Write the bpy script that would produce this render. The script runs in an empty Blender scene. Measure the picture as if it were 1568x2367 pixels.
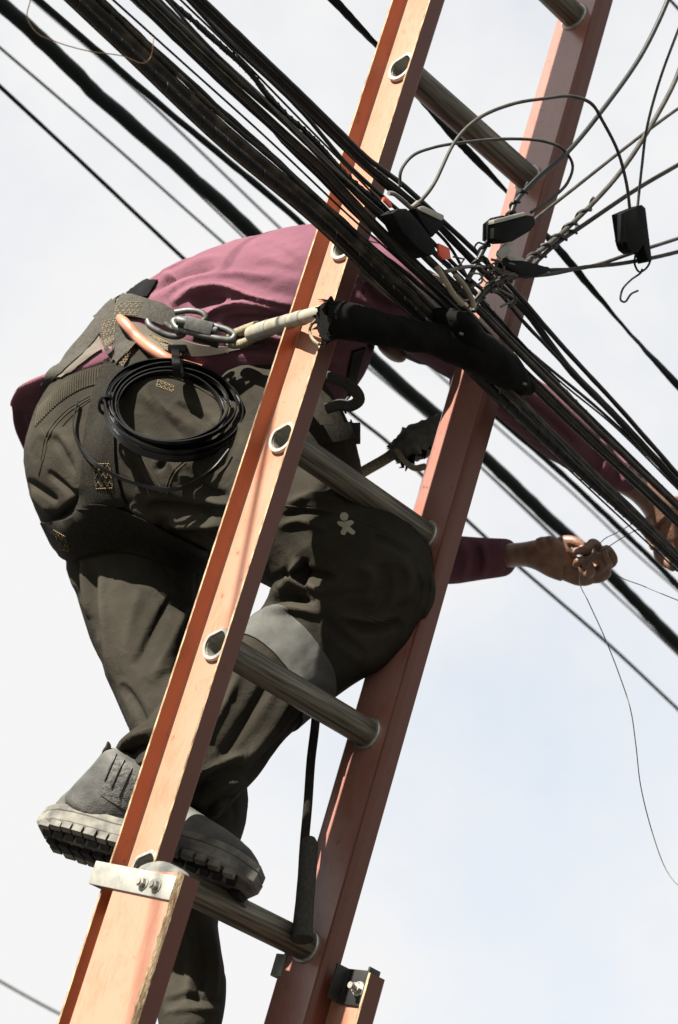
import bpy, bmesh, math, random
import numpy as np
from mathutils import Vector, Matrix, noise
from mathutils.bvhtree import BVHTree
random.seed(7)
S = bpy.context.scene
COL = S.collection
rad = math.radians

# ------------------------------------------------------------------ camera
# ladder axes (rung, normal towards the climber, up the rail) in camera space, from the rung spacing of a real ladder (0.305 m)
RL = np.array([[0.6596663, -0.70029707, 0.27280834], [0.44719107, 0.07400172, -0.89137191], [0.60403685, 0.71000547, 0.36198304]])
TL = np.array([0.00956826, -0.37099081, 3.10176422])
FP = 5125.4                                   # focal length in pixels of a 1568 x 2367 picture
PX0, PY0 = 784.0, 1183.6
PITCH = rad(36.525)
CAMP = np.array([0.0, 0.0, 1.6])
CR = np.array([[1, 0, 0], [0, math.sin(PITCH), math.cos(PITCH)], [0, -math.cos(PITCH), math.sin(PITCH)]])  # columns: right, down, forward
cam_d = bpy.data.cameras.new('camera')
cam = bpy.data.objects.new('camera', cam_d); COL.objects.link(cam)
cam.location = CAMP; cam.rotation_euler = (math.pi/2 + PITCH, 0, 0)
cam_d.sensor_fit = 'VERTICAL'; cam_d.sensor_height = 24.0
cam_d.lens = 24.0*FP/2367.2
cam_d.clip_start = 0.05; cam_d.clip_end = 2000
cam_d.dof.use_dof = True; cam_d.dof.focus_distance = 3.02; cam_d.dof.aperture_fstop = 5.0
S.camera = cam

# ------------------------------------------------------------------ sky, sun, exposure
def lad_dir(v):
    w = CR @ (RL @ np.array(v, float)); return Vector(w/np.linalg.norm(w))
SUN = lad_dir((-0.80, 0.066, 0.60))         # towards the sun: it stands nearly in the plane of the ladder
sun_el = math.asin(SUN.z); sun_az = math.atan2(SUN.x, SUN.y)
W = bpy.data.worlds.new('World'); S.world = W; W.use_nodes = True
wn = W.node_tree.nodes; wl = W.node_tree.links; wn.clear()
wo = wn.new('ShaderNodeOutputWorld'); bg = wn.new('ShaderNodeBackground'); bg.inputs[1].default_value = 0.064
sky = wn.new('ShaderNodeTexSky'); sky.sky_type = 'NISHITA'; sky.sun_disc = False
sky.sun_elevation = sun_el; sky.sun_rotation = sun_az
tc = wn.new('ShaderNodeTexCoord')
nz = wn.new('ShaderNodeTexNoise'); nz.inputs['Scale'].default_value = 2.2; nz.inputs['Detail'].default_value = 7; nz.inputs['Roughness'].default_value = .60
mp = wn.new('ShaderNodeMapping'); mp.inputs['Location'].default_value = (0.227, 6.686, 3.462)
wl.new(tc.outputs['Generated'], mp.inputs[0]); wl.new(mp.outputs[0], nz.inputs['Vector'])
rp = wn.new('ShaderNodeValToRGB'); rp.color_ramp.elements[0].position = .30; rp.color_ramp.elements[0].color = (.66, .66, .66, 1)
rp.color_ramp.elements[1].position = .52; rp.color_ramp.elements[1].color = (1, 1, 1, 1)
wl.new(nz.outputs[0], rp.inputs[0])
cloud = wn.new('ShaderNodeRGB'); cloud.outputs[0].default_value = (3.24, 3.23, 3.23, 1)
mx = wn.new('ShaderNodeMixRGB'); wl.new(rp.outputs[0], mx.inputs[0]); tint = wn.new('ShaderNodeMixRGB'); tint.blend_type = 'MULTIPLY'; tint.inputs[0].default_value = 1; tint.inputs[2].default_value = (.80, 1.0, .97, 1); wl.new(sky.outputs[0], tint.inputs[1]); wl.new(tint.outputs[0], mx.inputs[1]); wl.new(cloud.outputs[0], mx.inputs[2])
wl.new(mx.outputs[0], bg.inputs[0]); wl.new(bg.outputs[0], wo.inputs[0])
sd = bpy.data.lights.new('sun', 'SUN'); sd.energy = 5.0; sd.angle = rad(.55); sd.color = (1, .945, .86)
so = bpy.data.objects.new('sun', sd); COL.objects.link(so)
so.rotation_euler = (-SUN).to_track_quat('-Z', 'Y').to_euler(); so.location = (0, 0, 12)
vs = S.view_settings; vs.view_transform = 'Standard'; vs.look = 'None'; vs.gamma = 1; vs.exposure = 2.15; vs.use_curve_mapping = False
S.render.engine = 'CYCLES'; S.cycles.max_bounces = 6; S.cycles.use_denoising = True

# ------------------------------------------------------------------ coordinates
def P(x, y, z):                                # pixel of the 1568-wide picture at depth z
    return Vector(CAMP + CR @ np.array([(x-PX0)/FP*z, (y-PY0)/FP*z, z]))
def L(X, N, U):                                # ladder coordinates
    return Vector(CAMP + CR @ (RL @ np.array([X, N, U], float) + TL))
def toL(p):
    return RL.T @ (CR.T @ (np.array(p)-CAMP) - TL)
def _pl(x, y, k, v):
    d = RL.T @ np.array([(x-PX0)/FP, (y-PY0)/FP, 1.0]); o = -RL.T @ TL
    return (v-o[k])/d[k]
def zX(x, y, X): return _pl(x, y, 0, X)
def zN(x, y, N): return _pl(x, y, 1, N)
def pX(x, y, X): return P(x, y, zX(x, y, X))
def pN(x, y, N): return P(x, y, zN(x, y, N))
def proj(V):                                   # (n,3) world -> pixel, depth
    q = (V-CAMP) @ CR
    return np.stack([PX0+FP*q[:, 0]/q[:, 2], PY0+FP*q[:, 1]/q[:, 2]], 1), q[:, 2]
LX, LN, LU = lad_dir((1, 0, 0)), lad_dir((0, 1, 0)), lad_dir((0, 0, 1))
UP = Vector((0, 0, 1))
HOR = 4977.0                                   # horizon row in the 1568-wide picture (far below the frame)

# ------------------------------------------------------------------ objects
def tag(o, label=None, cat=None, group=None, kind=None):
    if label: o['label'] = label
    if cat: o['category'] = cat
    if group: o['group'] = group
    if kind: o['kind'] = kind
    return o
def empty(name, loc, label=None, cat=None, group=None):
    o = bpy.data.objects.new(name, None); COL.objects.link(o); o.location = loc; o.empty_display_size = .05
    return tag(o, label, cat, group)
def link(name, me, mat, parent=None, smooth=True):
    o = bpy.data.objects.new(name, me); COL.objects.link(o)
    if mat is not None and not len(me.materials): me.materials.append(mat)
    if smooth:
        me.polygons.foreach_set('use_smooth', [True]*len(me.polygons)); me.update()
    if parent is not None:
        o.parent = parent; o.matrix_parent_inverse = Matrix.Translation(-parent.location)
        if parent.parent is not None: o.matrix_parent_inverse = Matrix.Identity(4)
    return o
def mesh(name, verts, faces):
    me = bpy.data.meshes.new(name); me.from_pydata([tuple(v) for v in verts], [], faces); me.update(); return me
class MB:
    def __init__(s): s.v = []; s.f = []
    def add(s, v, f):
        o = len(s.v); s.v += [Vector(p) for p in v]; s.f += [tuple(i+o for i in q) for q in f]; return s
    def tube(s, pts, r, n=10, cap=True, flat=None, tw=0.0):
        """swept tube; r one radius or a list; flat=(a,b) squashes the section; tw = twist in radians over the length"""
        pts = [Vector(p) for p in pts]; m = len(pts)
        rs = r if isinstance(r, (list, tuple, np.ndarray)) else [r]*m
        T = [((pts[min(i+1, m-1)]-pts[max(i-1, 0)])).normalized() for i in range(m)]
        a = T[0].orthogonal().normalized(); vs = []
        for i in range(m):
            a = (a-T[i]*a.dot(T[i])).normalized(); b = T[i].cross(a)
            for k in range(n):
                th = 2*math.pi*k/n; c, d = math.cos(th), math.sin(th)
                if flat: c, d = c*flat[0], d*flat[1]
                if tw:
                    ph = tw*i/(m-1); c, d = c*math.cos(ph)-d*math.sin(ph), c*math.sin(ph)+d*math.cos(ph)
                vs.append(pts[i]+(a*c+b*d)*rs[i])
        fs = [(i*n+k, i*n+(k+1) % n, (i+1)*n+(k+1) % n, (i+1)*n+k) for i in range(m-1) for k in range(n)]
        if cap:
            fs.append(tuple(range(n-1, -1, -1))); fs.append(tuple((m-1)*n+k for k in range(n)))
        return s.add(vs, fs)
    def rings(s, R, cap=True):
        n = len(R[0]); vs = [p for r in R for p in r]
        fs = [(i*n+k, i*n+(k+1) % n, (i+1)*n+(k+1) % n, (i+1)*n+k) for i in range(len(R)-1) for k in range(n)]
        if cap:
            fs.append(tuple(range(n-1, -1, -1))); fs.append(tuple((len(R)-1)*n+k for k in range(n)))
        return s.add(vs, fs)
    def box(s, c, ax, ay, az, bev=0):
        c = Vector(c); q = []
        for i in (-1, 1):
            for j in (-1, 1):
                for k in (-1, 1): q.append(c+ax*i+ay*j+az*k)
        return s.add(q, [(0, 1, 3, 2), (4, 6, 7, 5), (0, 4, 5, 1), (2, 3, 7, 6), (0, 2, 6, 4), (1, 5, 7, 3)])
    def ball(s, c, ax, ay, az, n=14, m=9):
        c = Vector(c); R = []
        for i in range(1, m):
            t = math.pi*i/m
            R.append([c+az*math.cos(t)+(ax*math.cos(2*math.pi*k/n)+ay*math.sin(2*math.pi*k/n))*math.sin(t) for k in range(n)])
        return s.rings(R)
    def me(s, name):
        m = mesh(name, s.v, s.f)
        bm = bmesh.new(); bm.from_mesh(m); bmesh.ops.recalc_face_normals(bm, faces=bm.faces); bm.to_mesh(m); bm.free()
        return m
    def build(s, name, mat, parent=None, smooth=True, bevel=0, ang=40):
        me = s.me(name)
        if bevel:
            bm = bmesh.new(); bm.from_mesh(me)
            bmesh.ops.bevel(bm, geom=[e for e in bm.edges if e.calc_face_angle(0) > rad(25)], offset=bevel, segments=2, profile=.6, affect='EDGES')
            bm.to_mesh(me); bm.free()
        o = link(name, me, mat, parent, smooth)
        if smooth: me.set_sharp_from_angle(angle=rad(ang))
        return o
def spline(pts, n=60):
    """Catmull-Rom through 3-D points, n samples evenly spread over the chord length"""
    pts = [np.array(p, float) for p in pts]
    if len(pts) == 2: return [Vector(pts[0]*(1-t)+pts[1]*t) for t in np.linspace(0, 1, n)]
    d = [0]
    for a, b in zip(pts, pts[1:]): d.append(d[-1]+max(np.linalg.norm(b-a), 1e-6)**.5)
    q = [2*pts[0]-pts[1]]+pts+[2*pts[-1]-pts[-2]]
    k = [2*d[0]-d[1]]+d+[2*d[-1]-d[-2]]; out = []
    for t in np.linspace(d[0], d[-1], n):
        i = min(max(int(np.searchsorted(d, t, side='right'))-1, 0), len(pts)-2)
        p0, p1, p2, p3 = q[i:i+4]; t0, t1, t2, t3 = k[i:i+4]
        A1 = (t1-t)/(t1-t0)*p0+(t-t0)/(t1-t0)*p1; A2 = (t2-t)/(t2-t1)*p1+(t-t1)/(t2-t1)*p2; A3 = (t3-t)/(t3-t2)*p2+(t-t2)/(t3-t2)*p3
        B1 = (t2-t)/(t2-t0)*A1+(t-t0)/(t2-t0)*A2; B2 = (t3-t)/(t3-t1)*A2+(t-t1)/(t3-t1)*A3
        out.append(Vector((t2-t)/(t2-t1)*B1+(t-t1)/(t2-t1)*B2))
    return out
def n3(V, scale, seed=0.0, stretch=None):      # fractal noise at many points
    o = np.empty(len(V)); q = V*scale if stretch is None else V@stretch*scale
    off = Vector((seed*7.3, seed*3.1, seed*5.7))
    for i, p in enumerate(q): o[i] = noise.noise(Vector(p)+off)
    return o

# ------------------------------------------------------------------ materials
TONE = .575                                    # the picture is exposed for the shade, so colours sit at the dark end of their range
def mat(name, col, rough=.7, metal=0, spec=.5, var=.18, vscale=30, bump=0, bscale=200, col2=None, cmix=(.35, .65), coat=0, stretch=None, sheen=0, vdetail=5, coatr=.2):
    """base colour varied by noise, optional second colour (wear, dirt), fine relief"""
    col = tuple(c*TONE for c in col); col2 = tuple(c*TONE for c in col2) if col2 else None
    m = bpy.data.materials.new(name); m.use_nodes = True; nt = m.node_tree; nd = nt.nodes; lk = nt.links
    b = nd['Principled BSDF']; b.inputs['Roughness'].default_value = rough; b.inputs['Metallic'].default_value = metal
    b.inputs['Specular IOR Level'].default_value = spec; b.inputs['Coat Weight'].default_value = coat; b.inputs['Coat Roughness'].default_value = coatr
    b.inputs['Sheen Weight'].default_value = sheen; b.inputs['Sheen Roughness'].default_value = .5
    t = nd.new('ShaderNodeTexCoord'); vec = t.outputs['Object']
    if stretch:
        mpn = nd.new('ShaderNodeMapping'); lk.new(vec, mpn.inputs[0])
        mpn.vector_type = 'TEXTURE'; mpn.inputs['Rotation'].default_value = Matrix((LX, LN, LU)).transposed().to_euler()
        mp2 = nd.new('ShaderNodeMapping'); lk.new(mpn.outputs[0], mp2.inputs[0]); mp2.inputs['Scale'].default_value = stretch
        vec = mp2.outputs[0]
    n1 = nd.new('ShaderNodeTexNoise'); n1.inputs['Scale'].default_value = vscale; n1.inputs['Detail'].default_value = vdetail; lk.new(vec, n1.inputs['Vector'])
    r = nd.new('ShaderNodeValToRGB'); e = r.color_ramp.elements
    e[0].position, e[1].position = cmix
    c2 = col2 if col2 else tuple(min(1, c*(1+var)) for c in col)
    c1 = col if col2 else tuple(c*(1-var) for c in col)
    e[0].color = (*c1, 1); e[1].color = (*c2, 1)
    lk.new(n1.outputs[0], r.inputs[0]); lk.new(r.outputs[0], b.inputs['Base Color'])
    if bump:
        n2 = nd.new('ShaderNodeTexNoise'); n2.inputs['Scale'].default_value = bscale; n2.inputs['Detail'].default_value = 3; lk.new(vec, n2.inputs['Vector'])
        bp = nd.new('ShaderNodeBump'); bp.inputs['Strength'].default_value = bump; bp.inputs['Distance'].default_value = .002
        lk.new(n2.outputs[0], bp.inputs['Height']); lk.new(bp.outputs[0], b.inputs['Normal'])
    return m
M = {}
def frp(name, base, bloom, amt, rough, coat):
    """pultruded fibreglass: orange resin, pale fibre bloom in fine streaks along the rail, darker scuffs"""
    m = bpy.data.materials.new(name); m.use_nodes = True; nt = m.node_tree; nd = nt.nodes; lk = nt.links
    b = nd['Principled BSDF']; b.inputs['Roughness'].default_value = rough; b.inputs['Coat Weight'].default_value = coat; b.inputs['Coat Roughness'].default_value = .28
    t = nd.new('ShaderNodeTexCoord')
    rot = nd.new('ShaderNodeMapping'); rot.vector_type = 'TEXTURE'
    rm = Matrix((LX, LN, LU)).transposed(); rot.inputs['Rotation'].default_value = rm.to_euler()
    lk.new(t.outputs['Object'], rot.inputs[0])
    sc = nd.new('ShaderNodeMapping'); sc.inputs['Scale'].default_value = (1, 1, .16); lk.new(rot.outputs[0], sc.inputs[0])
    n1 = nd.new('ShaderNodeTexNoise'); n1.inputs['Scale'].default_value = 330; n1.inputs['Detail'].default_value = 4; n1.inputs['Roughness'].default_value = .7; lk.new(sc.outputs[0], n1.inputs['Vector'])
    n2 = nd.new('ShaderNodeTexNoise'); n2.inputs['Scale'].default_value = 14; n2.inputs['Detail'].default_value = 6; lk.new(rot.outputs[0], n2.inputs['Vector'])
    ad = nd.new('ShaderNodeMath'); ad.operation = 'MULTIPLY_ADD'; ad.inputs[1].default_value = .55
    lk.new(n2.outputs[0], ad.inputs[0]); 
    mu = nd.new('ShaderNodeMath'); mu.operation = 'MULTIPLY'; mu.inputs[1].default_value = .6; lk.new(n1.outputs[0], mu.inputs[0]); lk.new(mu.outputs[0], ad.inputs[2])
    r = nd.new('ShaderNodeValToRGB'); e = r.color_ramp.elements; e[0].position = .47; e[1].position = .61
    base = tuple(c*TONE for c in base); bloom = tuple(c*TONE for c in bloom)
    c0 = tuple(base[i]*(1-amt*.55)+bloom[i]*amt*.55 for i in range(3)); c1 = tuple(base[i]*(1-amt)+bloom[i]*amt for i in range(3))
    e[0].color = (*c0, 1); e[1].color = (*c1, 1); lk.new(ad.outputs[0], r.inputs[0])
    sp = nd.new('ShaderNodeTexNoise'); sp.inputs['Scale'].default_value = 60; sp.inputs['Detail'].default_value = 8; sp.inputs['Roughness'].default_value = .75; lk.new(rot.outputs[0], sp.inputs['Vector'])
    sr = nd.new('ShaderNodeValToRGB'); sr.color_ramp.elements[0].position = .30; sr.color_ramp.elements[0].color = (.30, .24, .20, 1); sr.color_ramp.elements[1].position = .40; sr.color_ramp.elements[1].color = (1, 1, 1, 1)
    lk.new(sp.outputs[0], sr.inputs[0])
    ml = nd.new('ShaderNodeMixRGB'); ml.blend_type = 'MULTIPLY'; ml.inputs[0].default_value = .85; lk.new(r.outputs[0], ml.inputs[1]); lk.new(sr.outputs[0], ml.inputs[2])
    lk.new(ml.outputs[0], b.inputs['Base Color'])
    bp = nd.new('ShaderNodeBump'); bp.inputs['Strength'].default_value = .18; bp.inputs['Distance'].default_value = .001; lk.new(n1.outputs[0], bp.inputs['Height']); lk.new(bp.outputs[0], b.inputs['Normal'])
    return m
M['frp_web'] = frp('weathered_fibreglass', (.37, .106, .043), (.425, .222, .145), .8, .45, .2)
M['frp_in'] = frp('sky_sheen_fibreglass', (.27, .076, .040), (.40, .25, .215), .5, .25, .8)  # sky reflection on the shaded web is mixed into this paler colour
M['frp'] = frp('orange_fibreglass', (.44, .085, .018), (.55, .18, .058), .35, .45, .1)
M['frp_shade'] = frp('shade_toned_fibreglass', (.135, .030, .011), (.18, .052, .024), .3, .55, .0)  # the orange resin darkened to carry the shade on the flanges
M['fibre'] = mat('bare_glass_fibre', (.17, .085, .035), .9, var=.5, vscale=260, bump=.8, bscale=700, col2=(.46, .36, .21), stretch=(1, 1, .25))
M['alu'] = mat('dull_aluminium', (.055, .048, .034), .5, .45, var=.3, vscale=230, bump=.35, bscale=420, col2=(.27, .24, .175), stretch=(.04, 1, 1), cmix=(.34, .70))
M['ferrule'] = mat('aluminium_ferrule', (.62, .60, .55), .42, .8, var=.15, vscale=200)
M['zinc'] = mat('galvanised_steel', (.30, .295, .255), .55, .55, var=.2, vscale=60, bump=.12, bscale=250, col2=(.42, .41, .36))
M['steel'] = mat('worn_grey_steel', (.10, .10, .092), .5, .5, var=.3, vscale=120)
M['steel_dark'] = mat('dark_steel', (.03, .03, .028), .5, .5, var=.3)
M['cable'] = mat('black_cable_jacket', (.006, .0065, .0065), .5, spec=.32, var=.5, vscale=55, bump=.12, bscale=300, col2=(.014, .0135, .011), cmix=(.4, .75))
M['cable_dusty'] = mat('dusty_cable_jacket', (.009, .008, .006), .6, spec=.25, var=.5, vscale=45, bump=.2, bscale=220, col2=(.095, .075, .048), cmix=(.45, .78))
M['cable_grey'] = mat('grey_cable_jacket', (.026, .0235, .019), .6, spec=.25, var=.4, vscale=60, col2=(.065, .058, .046), cmix=(.35, .7))
M['cable_far'] = mat('dark_green_cable', (.006, .012, .011), .65, spec=.15)
M['cable_lite'] = mat('light_grey_cable', (.17, .16, .14), .6, spec=.3)
M['beige'] = mat('beige_sleeving', (.30, .255, .165), .65, var=.2)
M['orange_tag'] = mat('orange_plastic', (.80, .085, .015), .5, var=.12)
M['clamp'] = mat('black_plastic_clamp', (.0045, .005, .005), .65, spec=.08, var=.4, col2=(.011, .011, .0095))
M['clamp_metal'] = mat('clamp_shim', (.38, .37, .31), .55, .5, var=.25)
M['copper'] = mat('bare_copper_strand', (.42, .24, .12), .4, .5)
M['thin'] = mat('thin_grey_wire', (.10, .10, .09), .5, .3)
M['wrap'] = mat('black_rubber_wrap', (.004, .0042, .004), .9, spec=.08, var=.5, vscale=40, bump=.5, bscale=120, col2=(.008, .008, .007))
M['rope'] = mat('cream_rope', (.27, .235, .155), .9, spec=.1, var=.25, vscale=300, bump=.8, bscale=420)
M['pvc'] = mat('pale_plastic_sheath', (.36, .335, .26), .45, var=.12, vscale=40, col2=(.27, .24, .17))
M['sleeve_grey'] = mat('grey_canvas_sleeve', (.13, .13, .115), .85, var=.25, vscale=80, bump=.3)
M['webbing'] = mat('grey_webbing', (.060, .056, .047), .9, spec=.1, var=.2, vscale=200, bump=.5, bscale=600)
M['webbing_dark'] = mat('dark_webbing', (.024, .022, .0175), .9, spec=.06, var=.2, vscale=200, bump=.5, bscale=600)
M['pad'] = mat('tan_belt_pad', (.10, .083, .06), .9, var=.15)
M['stitch'] = mat('yellow_thread', (.18, .125, .045), .8, var=.3, vscale=400)
M['tubing'] = mat('orange_belt_tube', (.42, .17, .10), .38, var=.08, coat=.2)
M['zip'] = mat('black_nylon', (.004, .004, .004), .3, spec=.3, var=.3)
M['reflect'] = mat('grey_reflective_band', (.095, .095, .086), .95, spec=.05, var=.2, vscale=30, bump=.5, bscale=60)
M['emblem'] = mat('pale_print', (.30, .28, .20), .8)
M['leather'] = mat('dusty_black_leather', (.040, .040, .036), .75, spec=.25, var=.35, vscale=16, bump=.35, bscale=330, col2=(.150, .148, .132), cmix=(.35, .7))
M['elastic'] = mat('elastic_gusset', (.05, .05, .046), .75, spec=.2, var=.3, vscale=200, bump=.6, bscale=330, col2=(.14, .138, .125))
M['sole'] = mat('dusty_rubber_sole', (.06, .057, .048), .85, var=.4, vscale=45, col2=(.21, .197, .16), cmix=(.35, .68))
M['sole_dark'] = mat('black_rubber_tread', (.012, .012, .011), .85, spec=.2, var=.4, vscale=60, col2=(.035, .033, .027))
M['skin'] = mat('brown_skin', (.160, .074, .040), .5, var=.12, vscale=60, bump=.35, bscale=260, col2=(.26, .13, .078))
M['nail'] = mat('finger_nail', (.30, .17, .13), .4, var=.08)
M['hair'] = mat('black_hair', (.006, .005, .005), .8, spec=.1, bump=.6, bscale=200)
M['ground'] = mat('grey_asphalt_ground', (.085, .08, .072), .9, var=.25, vscale=1.5)
def cloth(name, col, col2, rough, bump, weave, wear=.0):
    m = mat(name, col, rough, spec=.04, vscale=7, bump=bump, bscale=weave, col2=col2, cmix=(.3, .75), sheen=0)
    nt = m.node_tree; nd = nt.nodes; lk = nt.links; b = nd['Principled BSDF']; fine = [x for x in nd if x.type == 'BUMP'][0]
    t = [x for x in nd if x.type == 'TEX_COORD'][0]
    n3_ = nd.new('ShaderNodeTexNoise'); n3_.inputs['Scale'].default_value = 48; n3_.inputs['Detail'].default_value = 5; n3_.inputs['Roughness'].default_value = .6; n3_.inputs['Distortion'].default_value = .8; lk.new(t.outputs['Object'], n3_.inputs['Vector'])
    b2 = nd.new('ShaderNodeBump'); b2.inputs['Strength'].default_value = .55; b2.inputs['Distance'].default_value = .0035; lk.new(n3_.outputs[0], b2.inputs['Height']); lk.new(fine.outputs[0], b2.inputs['Normal']); lk.new(b2.outputs[0], b.inputs['Normal'])
    # raised creases rub paler
    g = nd.new('ShaderNodeNewGeometry'); r = nd.new('ShaderNodeValToRGB'); r.color_ramp.elements[0].position = .50; r.color_ramp.elements[0].color = (1, 1, 1, 1); r.color_ramp.elements[1].position = .60; r.color_ramp.elements[1].color = (1.5, 1.48, 1.42, 1)
    lk.new(g.outputs['Pointiness'], r.inputs[0]); mm = nd.new('ShaderNodeMixRGB'); mm.blend_type = 'MULTIPLY'; mm.inputs[0].default_value = 1
    src = b.inputs['Base Color'].links[0].from_socket; lk.new(src, mm.inputs[1]); lk.new(r.outputs[0], mm.inputs[2]); lk.new(mm.outputs[0], b.inputs['Base Color'])
    return m
M['shirt'] = cloth('faded_maroon_cotton', (.140, .060, .082), (.192, .087, .112), .88, .25, 700)
M['shirt_red'] = M['shirt']
M['trouser'] = cloth('dark_olive_twill', (.0235, .0208, .0158), (.052, .0462, .0355), .92, .35, 800)

# ------------------------------------------------------------------ ground, far below the frame
bm = bmesh.new(); bmesh.ops.create_grid(bm, x_segments=8, y_segments=8, size=900)
me = bpy.data.meshes.new('ground'); bm.to_mesh(me); bm.free()
g = link('ground', me, M['ground'], None, False); g['kind'] = 'structure'

# ------------------------------------------------------------------ ladder
WI, HR, FL = 0.302, 0.087, 0.0284             # inner width, rail depth, flange
ULO, UHI = -4.25, 1.00
RISE = .305
h = HR/2
lad = empty('extension_ladder', L(.15, 0, ULO), 'orange fibreglass extension ladder leaning up against the black cables', 'ladder')
def extrude_profile(prof, u0, u1, nseg=1, closed=True):
    """prof: list of (X,N) ; faces get index of their profile edge"""
    v = []; f = []; e = []
    n = len(prof)
    us = [u0+(u1-u0)*i/nseg for i in range(nseg+1)]
    for u in us: v += [L(X, N, u) for X, N in prof]
    for i in range(nseg):
        for k in range(n):
            f.append((i*n+k, i*n+(k+1) % n, (i+1)*n+(k+1) % n, (i+1)*n+k)); e.append(k)
    return v, f, e
def arc(cx, cy, r, a0, a1, n=5): return [(cx+r*math.cos(rad(a0+(a1-a0)*i/n)), cy+r*math.sin(rad(a0+(a1-a0)*i/n))) for i in range(n+1)]
def channel(x_web_in, x_web_out, x_free, n_lo, n_hi, th, ro, ri):
    """C channel in (X,N): web between x_web_in (channel side) and x_web_out; flanges reach x_free. Returns profile + material index per edge"""
    s = 1 if x_web_out > x_web_in else -1
    P_ = []; mi = []
    def put(pts, m):
        for q in pts: P_.append(q); mi.append(m)
    # outer path: free edge low -> web outer low corner -> web outer high corner -> free edge high ; then inner path back
    xo = x_web_out
    put([(x_free, n_lo)], 2)
    put([(xo-s*ro+s*ro*math.sin(rad(a)), n_lo+ro-ro*math.cos(rad(a))) for a in (0, 22, 45, 68, 90)], 1)
    mi[-1] = 3
    put([(xo-s*ro+s*ro*math.cos(rad(a)), n_hi-ro+ro*math.sin(rad(a))) for a in (0, 22, 45, 68, 90)], 3)
    mi[-1] = 2
    put([(x_free, n_hi)], 4)
    put([(x_free, n_hi-th)], 2)
    put([(x_web_in-s*ri+s*ri*math.sin(rad(a)), n_hi-th-ri+ri*math.cos(rad(a))) for a in (0, 30, 60, 90)], 0)
    put([(x_web_in-s*ri+s*ri*math.cos(rad(a)), n_lo+th+ri-ri*math.sin(rad(a))) for a in (0, 30, 60, 90)], 0)
    mi[-1] = 2
    put([(x_free, n_lo+th)], 4)
    return P_, mi
def rail(name, prof, mi, u0, u1, mats, holes=None):
    v, f, e = extrude_profile(prof, u0, u1)
    n = len(prof); f.append(tuple(range(n-1, -1, -1))); f.append(tuple(n+k for k in range(n))); e += [-1, -1]
    me = mesh(name, v, f)
    for m in mats: me.materials.append(m)
    for p_, k in zip(me.polygons, e): p_.material_index = 4 if k < 0 else mi[k]
    bm = bmesh.new(); bm.from_mesh(me); bmesh.ops.recalc_face_normals(bm, faces=bm.faces); bm.to_mesh(me); bm.free()
    o = link(name, me, None, lad, False)
    if holes:
        cb = MB()
        for X, u in holes: cb.tube([L(X-.02, 0, u), L(X+.02, 0, u)], .0205, 20)
        co = bpy.data.objects.new('cut', cb.me('cut')); COL.objects.link(co)
        bpy.context.view_layer.update()
        md = o.modifiers.new('b', 'BOOLEAN'); md.object = co; md.operation = 'DIFFERENCE'; md.solver = 'EXACT'
        dg = bpy.context.evaluated_depsgraph_get(); nm = bpy.data.meshes.new_from_object(o.evaluated_get(dg))
        o.modifiers.clear(); o.data = nm; cm = co.data; bpy.data.objects.remove(co); bpy.data.meshes.remove(cm)
    return o
ks = list(range(-13, 4))
mats = [M['frp_web'], M['frp_shade'], M['frp'], M['frp_in'], M['fibre']]
pr, mi = channel(0, .004, -.0250, -h, h, .0032, .006, .002)
mi2 = list(mi)
# the right hand flange outside face has its shade put into a browner, darker colour
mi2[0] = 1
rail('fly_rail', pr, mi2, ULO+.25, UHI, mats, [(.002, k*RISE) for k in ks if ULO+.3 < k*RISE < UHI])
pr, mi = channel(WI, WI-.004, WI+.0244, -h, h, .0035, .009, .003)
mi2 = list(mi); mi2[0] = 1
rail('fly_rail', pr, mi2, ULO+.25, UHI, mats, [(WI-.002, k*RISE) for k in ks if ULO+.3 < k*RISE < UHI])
# base section, interlocked with the fly: channels open inwards
UB = -.9285
pr, mi = channel(-.0272, -.0312, -.001, -.108, .014, .004, .004, .006)
# raised chipped lip along the front corner
mi2 = list(mi)
o = rail('base_rail', pr, mi2, ULO, UB, [M['frp_in'], M['frp_shade'], M['frp_shade'], M['frp_web'], M['fibre']])
lip = MB(); rng = np.random.RandomState(4); us = np.linspace(ULO, UB-.001, 500)
rr = np.abs(rng.randn(500))*.0012
R = []
for i, u in enumerate(us):
    w = .0034+rr[i]*1.0+.0010*math.sin(u*40)+.0006*math.sin(u*133); q = rr[(i*7) % 500]
    R.append([L(-.0340-q*.5, -.1082+.0006, u), L(-.0352-q, -.1082+w*.45, u), L(-.0336, -.1082+w*.8, u), L(-.0313, -.1082+w*1.25, u), L(-.0300, -.1082+w*.5, u), L(-.028, -.1093, u)])
lp = lip.rings(R).build('edge_lip', M['fibre'], o, True, ang=70)
pr, mi = channel(WI+.0272, WI+.0312, WI+.0005, -.126, .014, .004, .004, .005)
o2 = rail('base_rail', pr, list(mi), ULO, UB-.012, [M['frp_web'], M['frp_shade'], M['frp_shade'], M['frp_in'], M['fibre']])
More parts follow.
